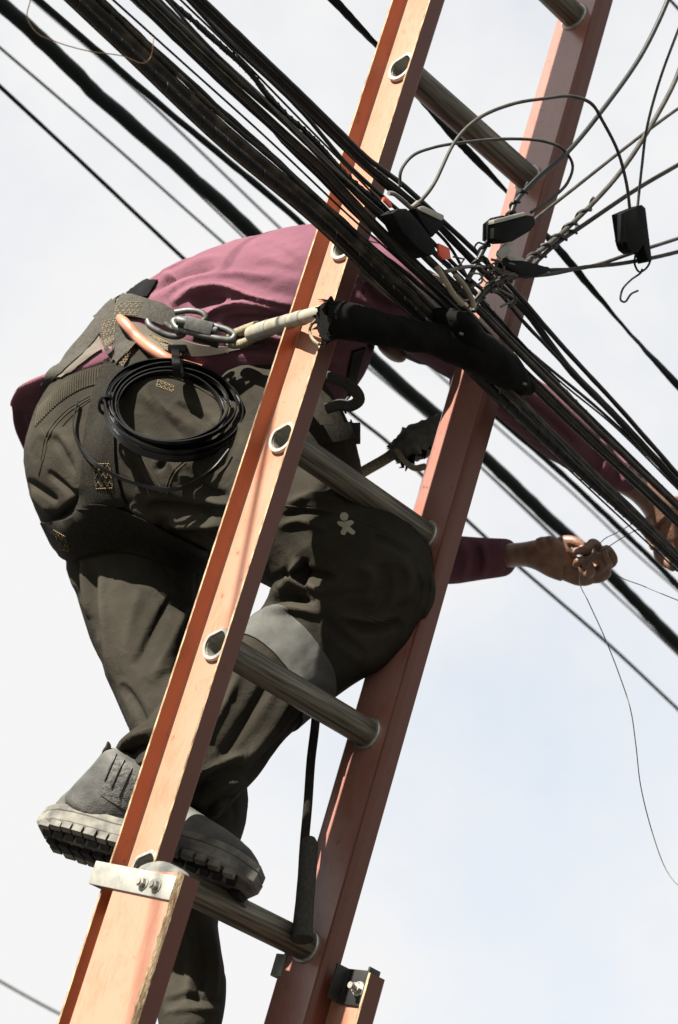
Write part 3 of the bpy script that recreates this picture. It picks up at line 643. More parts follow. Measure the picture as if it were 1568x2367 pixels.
def drape(name, edge_a, edge_b, m, parent, off=.003, th=.002, nu=40, nv=6, trees=(bvt, bvs), smooth_it=2, centre=(340, 900)):
    """a strip of cloth lying on the clothes between two drawn edges: real thickness, follows the body under it"""
    ea, eb = curve2(edge_a, nu), curve2(edge_b, nu); G = []; G0 = np.zeros((nu, nv, 3)); N0 = np.zeros((nu, nv, 3))
    for i in range(nu):
        for j in range(nv):
            t = j/(nv-1); x = ea[i][0]*(1-t)+eb[i][0]*t; y = ea[i][1]*(1-t)+eb[i][1]*t
            hh = hit(x, y, trees); x0, y0 = x, y
            for k in range(60):               # past the silhouette: follow the outline inwards to the cloth
                if hh is not None: break
                dx, dy = centre[0]-x0, centre[1]-y0; l_ = math.hypot(dx, dy); x += dx/l_*2; y += dy/l_*2; hh = hit(x, y, trees)
            if hh is None: hh = (P(x0, y0, 3.3), Vector(CR[:, 2])*-1, 0)
            n_ = hh[1] if hh[1].dot(Vector(CR[:, 2])) < .3 else -hh[1]
            G0[i, j] = hh[0]; N0[i, j] = n_
    for _ in range(smooth_it):
        for A in (G0, N0):
            Ap = np.pad(A, ((1, 1), (1, 1), (0, 0)), mode='edge'); S_ = (Ap[:-2, 1:-1]+Ap[2:, 1:-1]+Ap[1:-1, :-2]+Ap[1:-1, 2:])/4
            A[1:-1] = A[1:-1]*.5+S_[1:-1]*.5
    for i in range(nu):
        G.append([Vector(G0[i, j]+N0[i, j]/max(1e-6, np.linalg.norm(N0[i, j]))*off) for j in range(nv)])
    T_ = nu*nv
    v = [p for r in G for p in r]+[Vector(G[i][j]-Vector(N0[i, j]/max(1e-6, np.linalg.norm(N0[i, j])))*th) for i in range(nu) for j in range(nv)]
    q = [(i*nv+j, (i+1)*nv+j, (i+1)*nv+j+1, i*nv+j+1) for i in range(nu-1) for j in range(nv-1)]
    f = q+[tuple(T_+k for k in c[::-1]) for c in q]
    rim = [(i*nv) for i in range(nu)]+[(nu-1)*nv+j for j in range(1, nv)]+[i*nv+nv-1 for i in range(nu-2, -1, -1)]+[j for j in range(nv-2, 0, -1)]
    f += [(a, b, T_+b, T_+a) for a, b in zip(rim, rim[1:]+rim[:1])]
    me = mesh(name, v, f); bm = bmesh.new(); bm.from_mesh(me)
    bmesh.ops.recalc_face_normals(bm, faces=bm.faces); bm.to_mesh(me); bm.free()
    o = link(name, me, m, parent); me.set_sharp_from_angle(angle=rad(50)); return o
def slab(name, src, p0, p1, m, parent, off=.0025, extra=None):
    """the sleeve of a garment between two planes, lifted off it: bands sewn round a leg"""
    bm = bmesh.new(); bm.from_mesh(src); n = (p1-p0).normalized()
    bmesh.ops.bisect_plane(bm, geom=bm.verts[:]+bm.edges[:]+bm.faces[:], plane_co=p0, plane_no=-n, clear_outer=True)
    bmesh.ops.bisect_plane(bm, geom=bm.verts[:]+bm.edges[:]+bm.faces[:], plane_co=p1, plane_no=n, clear_outer=True)
    if extra: bmesh.ops.delete(bm, geom=[f for f in bm.faces if not extra(f.calc_center_median())], context='FACES')
    for _ in range(3): bmesh.ops.smooth_vert(bm, verts=[v for v in bm.verts if not v.is_boundary], factor=.5, use_axis_x=True, use_axis_y=True, use_axis_z=True)
    bm.normal_update()
    for v in bm.verts: v.co += v.normal*off
    bmesh.ops.solidify(bm, geom=bm.faces[:], thickness=.0012)
    me = bpy.data.meshes.new(name); bm.to_mesh(me); bm.free(); return link(name, me, m, parent)
# reflective band round the right shin
ax = (P(560, 1620, 2.97)-P(760, 1470, 3.08)).normalized()
b0 = P(713, 1497, 3.06)
cen = P(705, 1520, 3.05)
slab('reflective_band', tro, b0+ax*-.004, b0+ax*.052, M['reflect'], tob, .0025, extra=lambda c: (c-cen).length < .16)
def ribbon(pts, w, t, n=40, up=None):
    sp_ = spline(pts, n); R = []
    for i, p_ in enumerate(sp_):
        tg = (sp_[min(i+1, n-1)]-sp_[max(i-1, 0)]).normalized(); u = (up-tg*up.dot(tg)).normalized(); s_ = tg.cross(u)
        R.append([p_+u*w+s_*t, p_+u*w-s_*t, p_-u*w-s_*t, p_-u*w+s_*t])
    return R

# ------------------------------------------------------------------ boots
def boot(Hp, Tp, roll, shaft, collar_tab, label=None):
    f = (Tp-Hp); ln = f.length; f.normalize(); s_ = f.cross(UP).normalized()
    s_ = (Matrix.Rotation(rad(roll), 3, f) @ s_); u_ = s_.cross(f).normalized()
    def B(a, b, c): return Hp+f*(a*ln)+s_*b+u_*c       # a along 0..1, b sideways, c up from the sole
    st = [0, .03, .08, .16, .26, .36, .46, .58, .70, .80, .88, .94, .98, 1.0]
    hw = [.012, .024, .032, .036, .036, .034, .036, .044, .049, .048, .042, .032, .020, .008]
    top = [.058, .072, .085, .095, .100, .102, .100, .090, .076, .066, .058, .050, .040, .030]
    mb = MB(); R = []
    for a, w, t in zip(st, hw, top):
        ring = []
        for k in range(24):
            th = 2*math.pi*k/24; c, d = math.cos(th), math.sin(th)
            y = w*.95*abs(c)**.75*np.sign(c); z = .014+(t-.014)*.5*(1+abs(d)**.8*np.sign(d))
            y *= 1-.28*max(0, (z-.02)/t)**1.5
            ring.append(B(a, y, z))
        R.append(ring)
    mb.rings(R); mb.rings(pairs(shaft))
    me = fuse(mb, .0034, 5); roughen(me, .0010, 24, 11); roughen(me, .0003, 90, 4, ridged=1)
    up_ = link('boot', me, M['leather'], man)
    if label: up_['label'] = label
    # sole: welted slab with cut-out lugs
    sb = MB(); R = []
    for zz, g in ((.030, .0035), (.029, .0055), (.020, .006), (.0185, .0045), (.017, .007), (.004, .0065), (.0, .003)):
        ring = [B(a, w+g, zz) for a, w in zip(st, hw)]+[B(a, -w-g, zz) for a, w in zip(st[::-1], hw[::-1])]
        if zz == .030: pass
        ring = [q-f*(g if i in (0, 27) else 0)+f*(g if i in (13, 14) else 0) for i, q in enumerate(ring)]
        R.append(ring)
    sb.rings(R)
    so_ = sb.build('sole', M['sole'], up_, True, ang=35)
    lg = MB(); rng = random.Random(3)
    lo = MB(); aa = .02
    while aa < .95:
        pit = .052+.016*rng.random(); w = float(np.interp(aa+pit*.5, st, hw))+.0055; hl = pit*ln*.5*.80
        for sg in (-1, 1):
            lo.box(B(aa+pit*.5, sg*(w-.006), -.002), f*hl, (s_+f*.12*sg).normalized()*.0062, u_*(.0042+.0016*rng.random()))
            if w > .03: lg.box(B(aa+pit*.5, sg*w*.45, -.003), f*hl*.9, (s_+f*.35*sg).normalized()*.0085, u_*.0045)
        aa += pit
    lo.build('edge_lug', M['sole'], up_, False)['kind'] = 'stuff'
    lg.build('tread_lug', M['sole_dark'], up_, False)['kind'] = 'stuff'
    # moulded chevrons on the side of the sole
    ch = MB()
    for i in range(6):
        a = .17+.052*i; w = float(np.interp(a, st, hw))
        sd_ = -1
        ch.box(B(a, sd_*(w+.0062), .0235), f*.0048+u_*.002, s_*.0007, u_*.0042-f*.002)
    ch.build('sole_chevron', M['sole'], up_, False)['kind'] = 'stuff'
    return up_, B
zh_, zt_ = 2.955, 2.825
rows = [(150, 1838, 345, 1935, 2.945, .040), (170, 1815, 380, 1905, 2.945, .044), (205, 1778, 410, 1880, 2.945, .046), (243, 1732, 440, 1852, 2.945, .047)]
bo1, B1 = boot(P(100, 1925, zh_), P(578, 2056, zt_), -8, rows, None)
# elastic gusset with its folds, heel tab
def near(x, y, o, off):                      # point lying on one object's camera side
    t = BVHTree.FromPolygons([v.co.copy() for v in o.data.vertices], [tuple(p.vertices) for p in o.data.polygons]); return t
tb = near(0, 0, bo1, 0)
gs = drape('elastic_gusset', [(262, 1745), (240, 1800), (232, 1838)], [(338, 1800), (320, 1850), (305, 1880)], M['elastic'], bo1, .0010, .0008, 16, 10, (tb,))
cr = MB()
for a_, b_ in (((288, 1757), (258, 1822)), ((306, 1776), (276, 1842)), ((270, 1744), (243, 1806))):
    pts = []
    for t in np.linspace(0, 1, 9):
        x, y = a_[0]*(1-t)+b_[0]*t, a_[1]*(1-t)+b_[1]*t; hh = hit(x, y, (tb,))
        if hh: pts.append(hh[0]+hh[1]*.0016)
    if len(pts) > 2: cr.tube(pts, .0009, 6)
cr.build('gusset_seam', M['steel_dark'], bo1)
mb = MB(); mb.tube(spline([P(246, 1752, 2.945), P(247, 1735, 2.94), P(250, 1724, 2.938), P(249, 1714, 2.936)], 10), [.009, .009, .0088, .0085, .008, .007, .006, .0045, .003, .001], 10, flat=(1, .4)); mb.build('heel_tab', M['leather'], bo1)
rows = [(345, 2470, 470, 2500, 2.93, .044), (352, 2430, 500, 2440, 2.94, .046), (366, 2385, 506, 2385, 2.945, .048)]
boot(P(335, 2500, 2.98), P(640, 2600, 2.82), -4, rows, None)

# ------------------------------------------------------------------ harness
allt = (bvt, bvs)
HN = drape('safety_harness', [(286, 684), (335, 690), (390, 705), (432, 730)], [(262, 730), (300, 738), (345, 742), (400, 762)], M['webbing'], man, .007, .003, 30, 8)
def hstrap(name, a, b, m, off=.005, th=.0025, nu=40, nv=8, trees=allt): return drape(name, a, b, m, HN, off, th, nu, nv, trees)
hstrap('belt_back', [(286, 656), (262, 682), (226, 735), (196, 776), (146, 830), (96, 884)], [(268, 712), (250, 745), (228, 786), (204, 814), (165, 850), (112, 892)], M['webbing'], .006)
hstrap('belt_pad', [(228, 770), (204, 798), (170, 832), (128, 872)], [(244, 806), (222, 820), (188, 846), (144, 876)], M['pad'], .004)
hstrap('belt_pad', [(285, 742), (330, 750), (400, 775), (470, 796), (560, 800), (612, 795)], [(300, 790), (350, 806), (420, 822), (480, 822), (540, 812), (605, 806)], M['pad'], .004)
hstrap('belt_fold', [(264, 696), (282, 716), (298, 745), (310, 775), (318, 800)], [(224, 740), (232, 770), (242, 800), (254, 826), (270, 850)], M['webbing'], .009, .003)
hstrap('leg_strap', [(242, 832), (219, 898), (203, 961), (190, 1040), (186, 1117), (172, 1178)], [(316, 795), (287, 862), (268, 950), (270, 1016), (276, 1095), (299, 1166)], M['webbing_dark'], .005)
hstrap('thigh_strap_shade', [(100, 1205), (150, 1187), (186, 1166), (245, 1160), (310, 1182), (400, 1228), (480, 1268)], [(140, 1288), (180, 1296), (230, 1284), (290, 1282), (350, 1300), (410, 1320), (470, 1330)], M['webbing_dark'], .006)  # real strap; its dark breadth also paints the shade under the buttock
hstrap('belt_dark_patch', [(292, 664), (325, 648), (368, 648)], [(300, 704), (322, 694), (344, 688)], M['wrap'], .004)  # black patch laid between the belt and the shirt
# elastic gathers of the waistband, pocket edges and seams
mb = MB()
for t in np.linspace(0, 1, 30):
    ua, ub = curve2([(92, 940), (140, 893), (190, 862), (246, 850)], 31), curve2([(84, 985), (138, 932), (190, 900), (244, 884)], 31)
    i = int(t*30); a_, b_ = ua[i], ub[i]; pts = []
    for k in np.linspace(0, 1, 6):
        hh = hit(a_[0]*(1-k)+b_[0]*k, a_[1]*(1-k)+b_[1]*k, (bvt,))
        if hh: pts.append(hh[0]+hh[1]*(.0005+.0012*math.sin(math.pi*k)))
    if len(pts) > 3: mb.tube(pts, .0021, 6)
mb.build('waist_gather', M['trouser'], tob)['kind'] = 'stuff'
mb = MB()
for ln_ in ([(95, 1062), (108, 1005), (150, 952), (208, 915)], [(101, 1064), (114, 1008), (155, 957), (211, 920)], [(145, 985), (178, 950), (212, 924)], [(96, 990), (108, 1020), (90, 1100)], [(300, 1018), (330, 1075), (372, 1140)], [(306, 1014), (336, 1071), (378, 1136)], [(380, 1140), (400, 1090), (425, 1066)], [(386, 1144), (406, 1094), (431, 1070)],
            [(650, 1168), (760, 1180), (850, 1210), (905, 1235)], [(985, 1270), (998, 1340), (985, 1420), (950, 1470)], [(450, 1420), (438, 1470), (412, 1560)], [(840, 1420), (870, 1432), (905, 1440)], [(840, 1428), (870, 1440), (905, 1448)], [(300, 1770), (390, 1850), (480, 1888)]):
    pts = []
    for x, y in curve2(ln_, 40):
        hh = hit(x, y, (bvt,))
        if hh: pts.append(hh[0]+hh[1]*.0004)
    if len(pts) > 4: mb = MB(); mb.tube(pts, .0011, 5); mb.build('seam', M['trouser'], tob)
# chest and side webbing under the arm, front buckle
hstrap('chest_strap', [(812, 812), (800, 880), (815, 960)], [(842, 802), (822, 880), (832, 960)], M['webbing_dark'], .004)
hstrap('belt_front', [(640, 1000), (740, 985), (818, 975)], [(640, 1050), (750, 1030), (832, 1012)], M['webbing_dark'], .006)
mb = MB(); hh = hit(815, 1000); c = P(818, 1002, (np.array(hh[0])-CAMP)@CR[:, 2]-.012)
mb.box(c, Vector(CR[:, 0])*.010, Vector(CR[:, 2])*.004, Vector(CR[:, 1])*.016); mb.build('buckle', M['steel_dark'], HN, bevel=.002)
# stitching, sewn in boxes and zigzags
def stitches(quad, nrow, ncol, trees=allt, off=.0115):
    """zigzag rows of thread inside a quad of picture points"""
    mb = MB(); q = [np.array(p, float) for p in quad]
    def at(u, v): p = q[0]*(1-u)*(1-v)+q[1]*u*(1-v)+q[2]*u*v+q[3]*(1-u)*v; return p
    def w3(p):
        hh = hit(p[0], p[1], trees); return None if hh is None else P(p[0], p[1], (np.array(hh[0])-CAMP)@CR[:, 2]-off)
    lines = [[at(0, 0), at(1, 0)], [at(0, 1), at(1, 1)], [at(0, 0), at(0, 1)], [at(1, 0), at(1, 1)]]
    for r in range(nrow):
        zz = [at(i/ncol, (r+(.15 if i % 2 else .85))/nrow) for i in range(ncol+1)]; lines += [[a, b] for a, b in zip(zz, zz[1:])]
    for a, b in lines:
        n = max(2, int(np.linalg.norm(b-a)/5)); 
        for i in range(n):
            A_, B_ = w3(a+(b-a)*i/n), w3(a+(b-a)*(i+.62)/n)
            if A_ and B_: mb.tube([A_, B_], .00065, 4)
    if mb.v: mb.build('stitching', M['stitch'], HN, False)['kind'] = 'stuff'
harn = [o for o in HN.children]
tH = []
for o in [HN]+harn:
    me_ = o.data; tH.append(BVHTree.FromPolygons([v.co.copy() for v in me_.vertices], [tuple(p.vertices) for p in me_.polygons]))
tA = tuple(tH)+allt
stitches([(270, 700), (328, 697), (318, 728), (266, 728)], 2, 9, tA, .001)
stitches([(235, 745), (268, 735), (262, 790), (244, 800)], 3, 6, tA, .001)
stitches([(276, 838), (305, 800), (312, 806), (284, 846)], 1, 12, tA, .001)
stitches([(216, 1072), (254, 1072), (262, 1128), (222, 1130)], 3, 6, tA, .001)
stitches([(346, 772), (362, 778), (428, 812), (390, 812)], 2, 9, tA, .001)
stitches([(366, 878), (402, 892), (400, 906), (362, 892)], 2, 7, tA, .001)
stitches([(124, 1225), (150, 1240), (160, 1275), (140, 1270)], 2, 4, tA, .001)
def onb(x, y, off, trees=tA):
    hh = hit(x, y, trees)
    return P(x, y, (np.array(hh[0])-CAMP)@CR[:, 2]-off)
# orange tube hanging on the belt
pts = [onb(276, 734, .010), onb(298, 757, .018), onb(318, 780, .022), onb(356, 810, .024), onb(396, 834, .022), onb(425, 841, .014), onb(466, 851, .008)]
sp_ = spline(pts, 40); mb = MB(); mb.tube(sp_, list(np.interp(np.linspace(0, 1, 40), [0, .08, .7, .86, 1], [.0062, .0085, .0088, .0062, .0052])), 14); mb.build('tubing_loop', M['tubing'], HN)
# emblem on the thigh: a small printed figure
def patch(name, polys, m, parent, off=.0018, trees=allt):
    mb = MB()
    for poly in polys:
        c = np.mean(poly, axis=0); pts = [onb(x, y, off, trees) for x, y in poly]; mid = onb(c[0], c[1], off, trees); n = len(pts)
        back = [p+Vector(CR[:, 2])*.0012 for p in pts]
        mb.add([mid]+pts+back, [(0, 1+i, 1+(i+1) % n) for i in range(n)]+[(1+i, 1+n+i, 1+n+(i+1) % n, 1+(i+1) % n) for i in range(n)])
    return mb.build(name, m, parent, False)
def circ(x, y, r, n=12): return [(x+r*math.cos(2*math.pi*i/n), y+r*math.sin(2*math.pi*i/n)) for i in range(n)]
fig = [(795, 1206), (812, 1202), (819, 1206), (816, 1212), (808, 1216), (814, 1222), (822, 1229), (819, 1236), (812, 1235), (803, 1228), (797, 1237), (790, 1236), (787, 1230), (793, 1220), (783, 1214), (779, 1208), (783, 1204)]
patch('figure_emblem', [circ(796, 1194, 10)], M['emblem'], tob); patch('figure_emblem', [fig], M['emblem'], tob)

# ------------------------------------------------------------------ coil of cable ties on the belt
coil_c = P(402, 946, 3.20)
coil = empty('cable_tie_coil', coil_c, 'coil of black nylon cable ties hanging at the climber\'s hip', 'cable ties')
axc = Vector(CR @ np.array([-.10, .72, .68])).normalized()
e1 = (Vector(CR[:, 0])-axc*axc.dot(Vector(CR[:, 0]))).normalized(); e2 = axc.cross(e1)
if Vector(CR[:, 1]).dot(e2) < 0: e2 = -e2
kpx = 3.20/FP
rng = random.Random(5)
for i, (r, cx, cy, ax_) in enumerate([(160, 0, 0, 0), (154, -3, 1, .010), (148, 2, -2, -.006), (141, -4, 3, .004), (132, -6, 3, -.010), (126, -8, -2, .008), (120, -9, 4, -.003), (157, -2, 2, -.008), (151, 1, -3, .004), (136, -5, 1, .011), (145, -1, 0, -.012)]):
    pts = []
    for k in range(64):
        th = 2*math.pi*k/64; wob = 1+.022*math.sin(2*th+i)+.012*math.sin(3*th+2*i)
        pts.append(coil_c+e1*(cx+r*wob*math.cos(th))*kpx+e2*((cy+r*1.0*wob*math.sin(th))*kpx)+axc*(ax_+.004*math.sin(th+i)))
    mb = MB(); n = 64; vs_ = []; w = .0036 if i % 2 else .0042; t = .0009
    c0 = sum(pts, Vector())/n
    for p_ in pts:
        rd = (p_-c0); rd = (rd-axc*rd.dot(axc)).normalized()
        vs_ += [p_+axc*w+rd*t, p_+axc*w-rd*t, p_-axc*w-rd*t, p_-axc*w+rd*t]
    mb.add(vs_, [(k*4+j, k*4+(j+1) % 4, ((k+1) % n)*4+(j+1) % 4, ((k+1) % n)*4+j) for k in range(n) for j in range(4)])
    mb.build('tie', M['zip'], coil, True, ang=50)
zz = 3.19
mb = MB(); mb.rings(ribbon([P(x, y, onb(x, y, 0) and (np.array(onb(x, y, 0))-CAMP)@CR[:, 2]-.012) for x, y in [(180, 928), (170, 968), (172, 1000), (190, 1042), (226, 1076), (277, 1104), (336, 1123), (399, 1132), (446, 1117), (490, 1088), (530, 1040)]], .0036, .0008, 60, axc)); mb.build('tie', M['zip'], coil, True, ang=50)
# knot of tie heads on the left, hanging loop on top
mb = MB(); c = coil_c+e1*(-155*kpx)+e2*(-8*kpx)
for i in range(9):
    mb.box(c+axc*(rng.random()-.5)*.026+e1*(rng.random()-.5)*.012+e2*(rng.random()-.5)*.014, axc*.0035, e1*.0028, e2*.0032)
mb.tube(spline([c+e1*.011*math.cos(a)+axc*.017*math.sin(a)+e2*.008 for a in np.linspace(0, 6.28, 12)], 30), .0028, 6)
mb.build('tie_head', M['zip'], coil, False)['kind'] = 'stuff'
mb = MB(); c = coil_c+e2*(-152*kpx)
mb.rings(ribbon([onb(405, 806, .012), P(407, 840, 3.185), P(411, 872, 3.20), P(416, 866, 3.23), P(412, 830, 3.24)], .0055, .0012, 30, e1)); mb.build('hanging_loop', M['zip'], coil)
mb = MB(); mb.box(onb(410, 806, .012), Vector(CR[:, 0])*.014, Vector(CR[:, 2])*.006, Vector(CR[:, 1])*.006); mb.build('clip', M['zip'], coil, bevel=.002)

# ------------------------------------------------------------------ lanyard round the ladder
lan0 = onb(440, 752, .03)
lan = empty('rope_lanyard', lan0, 'cream rope lanyard hooked to the belt and passed round the ladder rails', 'lanyard')
def zs(x, y): return (np.array(onb(x, y, .0))-CAMP)@CR[:, 2]
zb = min(zs(x, y) for x, y in ((440, 752), (405, 745), (470, 765), (500, 775), (530, 780), (540, 790), (450, 778)))
def steel_loop(name, pts, r, closed=False, m='steel'):
    mb = MB(); mb.tube(spline(pts, 50), r, 12); return mb.build(name, M[m], lan)
zc = zb-.022
car = steel_loop('carabiner', [P(425, 738, zc+.004), P(470, 748, zc-.012), P(528, 764, zc-.022), P(543, 776, zc-.026), P(534, 786, zc-.03), P(500, 782, zc-.03), P(450, 770, zc-.02), P(408, 757, zc-.005), P(402, 742, zc+.002), P(425, 738, zc+.004)], .0052)
mb = MB(); a, b = P(428, 745, zc-.016), P(492, 762, zc-.026); d = (b-a).normalized(); s_ = d.cross(Vector(CR[:, 2])).normalized()
mb.box((a+b)/2, d*.021, s_*.0095, Vector(CR[:, 2])*.008); mb.tube([a-d*.012, a+d*.004], .0075, 12); mb.tube([b-d*.002, b+d*.008], .0072, 12)
o_ = mb.build('locking_sleeve', M['steel'], lan, bevel=.0012); o_.parent = car; o_.matrix_parent_inverse = Matrix.Identity(4)
hook = steel_loop('belt_hook', [P(342, 741, zb-.012), P(346, 752, zb-.018), P(365, 765, zb-.022), P(384, 774, zb-.022), P(410, 778, zb-.022), P(424, 772, zb-.02), P(412, 762, zb-.014), P(396, 758, zb-.01), P(380, 748, zb-.008)], .0048)
ring = steel_loop('belt_ring', [P(405, 722, zb-.008), P(440, 718, zb-.012), P(468, 724, zb-.016), P(476, 734, zb-.018), P(470, 742, zb-.018)], .0046)
for i, (x, y) in enumerate([(462, 786), (490, 792), (508, 800), (480, 800)]):
    pass
mb = MB(); mb.tube([P(448, 782, zb-.014), P(480, 790, zb-.018), P(505, 798, zb-.02)], .0052, 8); mb.tube([P(484, 793, zb-.024), P(504, 795, zb-.026)], .0040, 8); mb.build('swivel_pin', M['steel_dark'], lan)
zr1 = zX(760, 716, -.060)
zl = min(zb-.03, min(zs(x, y)-.016-(zr1-zb+.03)*(x-540)/220 for x, y in ((560, 775), (600, 765), (640, 752))))
def zi(x): return zl+(zr1-zl)*(x-540)/(760-540)
# eye of the rope, sheath over the splice
mb = MB(); mb.tube(spline([P(592, 778, zi(592)), P(560, 794, zi(560)), P(532, 792, zi(532)), P(534, 778, zi(534)), P(556, 766, zi(556)), P(594, 752, zi(594))], 40), .0068, 12); mb.build('rope_eye', M['rope'], lan)
sp_ = spline([P(582, 772, zi(582)), P(640, 752, zi(640)), P(700, 734, zi(700)), P(756, 718, zi(756))], 40)
mb = MB(); mb.tube(sp_, list(np.interp(np.linspace(0, 1, 40), [0, .1, .5, .8, 1], [.0115, .0125, .0105, .0098, .0095])), 16); mb.build('sheath', M['pvc'], lan)
for x0, x1 in ((604, 622), (655, 672), (684, 697)):
    mb = MB(); i0 = [i for i, p_ in enumerate(sp_) if (proj(np.array([p_]))[0][0, 0] >= x0)][0]
    mb.tube(sp_[i0:i0+5], .0124 if x0 < 650 else .0108, 16, cap=False); mb.build('sheath_tape', M['clamp_metal'], lan)
mb = MB(); mb.tube(spline([P(754, 725, zi(752)-.01), P(728, 742, zi(728)-.012), P(716, 762, zi(716)-.012), P(722, 782, zi(722)-.011), P(738, 796, zi(738)-.012)], 24), .0022, 6); mb.build('rope_end', M['rope'], lan)
# the other end: back from the far rail to the belt, frayed canvas sleeve
ze = 3.42
a = [P(800, 1120, 3.36), P(838, 1092, 3.40), P(880, 1068, ze), P(918, 1046, ze), P(960, 1030, ze), P(1060, 990, ze-.0)]
mb = MB(); mb.tube(spline(a, 50), .0085, 12); mb.build('rope', M['rope'], lan)
sl = MB(); R = []; rng = np.random.RandomState(2)
cs = spline([P(914, 1048, ze), P(945, 1032, ze), P(985, 1012, ze), P(1060, 985, ze)], 22)
for i, p_ in enumerate(cs):
    tg = (cs[min(i+1, 21)]-cs[max(i-1, 0)]).normalized(); u = tg.cross(Vector(CR[:, 2])).normalized(); v_ = tg.cross(u); r = .016+.012*min(1, i/7)
    R.append([p_+(u*math.cos(t)+v_*math.sin(t))*r*(1+.10*rng.randn()*(1 if i < 4 else .4))-tg*(abs(rng.randn())*.006 if i == 0 else 0) for t in np.linspace(0, 2*math.pi, 19)[:-1]])
sl.rings(R, cap=False); so2 = sl.build('canvas_sleeve', M['sleeve_grey'], lan)
fr = MB()
for i in range(16):
    t0 = rng.rand(); b0 = P(930+60*t0+rng.randn()*6, 1066-40*t0+rng.randn()*4+6, ze-.02); 
    fr.tube([b0, b0+Vector(CR[:, 1])*(.003+.006*rng.rand())+Vector(CR[:, 0])*.002*rng.randn(), b0+Vector(CR[:, 1])*(.006+.009*rng.rand())+Vector(CR[:, 0])*.004*rng.randn()], [.0042, .0028, .0008], 5)
fr.build('frayed_edge', M['wrap'], lan)['kind'] = 'stuff'
mb = MB(); mb.tube(spline([P(918, 1040, ze-.02), P(932, 1062, ze-.028), P(958, 1082, ze-.028), P(985, 1078, ze-.02)], 20), .0075, 8, flat=(1, .5)); mb.build('sleeve_lining', M['rope'], lan)
# loose hose looped by the chest
mb = MB(); zz = 3.12
mb.tube(spline([P(700, 866, zz), P(742, 868, zz), P(790, 882, zz-.005), P(822, 904, zz), P(830, 925, zz+.01), P(812, 938, zz+.015), P(785, 936, zz+.02), P(755, 945, zz+.025)], 40), .0085, 12)
ho = mb.build('harness_loop', M['webbing'], HN)
# strap hanging down to the lowest rung
stp = empty('hanging_strap', pX(712, 2150, .27), 'dark webbing strap hanging to the lowest visible rung in a tube sleeve', 'strap')
xs_ = .255
pt = [pX(728, 1600, xs_), pX(730, 1660, xs_), pX(719, 1760, xs_), pX(712, 1860, xs_), pX(703, 1960, xs_), pX(697, 2060, xs_), pX(690, 2140, xs_)]
mb = MB(); mb.tube(spline(pt, 50), .0078, 12, flat=(1, .45)); mb.build('strap', M['webbing_dark'], stp)
pt = [pX(715, 1938, xs_), pX(712, 2000, xs_), pX(706, 2070, xs_), pX(700, 2150, xs_), pX(700, 2172, xs_)]
mb = MB(); mb.tube(spline(pt, 40), list(np.interp(np.linspace(0, 1, 40), [0, .05, .6, .85, 1], [.0085, .0125, .0125, .0140, .0150])), 14); mb.build('tube_sleeve', M['webbing'], stp)

# ------------------------------------------------------------------ overhead cables
VPX = 5774.0
HD = Vector(CR @ np.array([(VPX-PX0)/FP, (HOR-PY0)/FP, 1.0])).normalized(); HD.z = 0; HD.normalize()
WN = HD.cross(UP).normalized()
def wpts(pts, ref, n=70):
    """points of a cable hanging in the vertical plane through the reference point, along the line's run"""
    out = []
    o = Vector(CAMP)
    for x, y in pts:
        d = (P(x, y, 1)-o); t = (ref-o).dot(WN)/d.dot(WN); out.append(o+d*t)
    # run on beyond the frame at both ends
    a = out[0]+(out[0]-out[1]).normalized()*3.0; b = out[-1]+(out[-1]-out[-2]).normalized()*5.0
    return [a]+spline(out, n)+[b]
def at_x(pts, x0):
    for (xa, ya), (xb, yb) in zip(pts, pts[1:]):
        if min(xa, xb) <= x0 <= max(xa, xb): return ya+(yb-ya)*(x0-xa)/(xb-xa)
    return pts[0][1] if x0 < pts[0][0] else pts[-1][1]
NW = [0]
def cable(label, pts, w, m, N=None, z=None, x0=800, group='black cables of the overhead line', rough=.10, n=90, name='overhead_cable', flat=None, tw=0, lash=0, sides=9):
    y0 = at_x(pts, x0); ref = pN(x0, y0, N) if N is not None else P(x0, y0, z)
    zr_ = (np.array(ref)-CAMP)@CR[:, 2]
    sp_ = wpts(pts, ref, n); NW[0] += 1; sd_ = NW[0]
    r = w/2*zr_/FP; m_ = len(sp_); rs = []
    for i in range(m_):
        k = 1+rough*noise.noise(Vector((i*.9, sd_*7.7, 0)))+rough*.8*noise.noise(Vector((i*.21, sd_*3.3, 5)))
        rs.append(r*k)
        if 0 < i < m_-1: sp_[i] = sp_[i]+Vector((noise.noise(Vector((i*.35, sd_*1.7, 1))), noise.noise(Vector((i*.35, sd_*1.7, 9))), noise.noise(Vector((i*.35, sd_*1.7, 17)))))*r*rough*1.2
    mb = MB(); mb.tube(sp_, rs, sides, flat=flat, tw=tw)
    o = mb.build(name, M[m], None, True, ang=80); tag(o, label, 'cable', group)
    if lash:                                   # lashing wire wound round the cable
        hx = []; T = sp_[1:-1]; tot = len(T)
        for i in range(tot*6):
            u = i/(tot*6-1)*(tot-1); a = int(min(u, tot-2)); f = u-a; p_ = T[a]*(1-f)+T[a+1]*f; tg = (T[a+1]-T[a]).normalized(); u1 = tg.cross(UP).normalized(); u2 = tg.cross(u1)
            th = i*lash; hx.append(p_+(u1*math.cos(th)+u2*math.sin(th))*(r*(1.02+.05*rough)))
        mb = MB(); mb.tube(hx, .0009, 4, cap=False); mb.build('lashing_wire', M['cable_dusty'], o)
    return o
G_ = 'black cables of the overhead line'
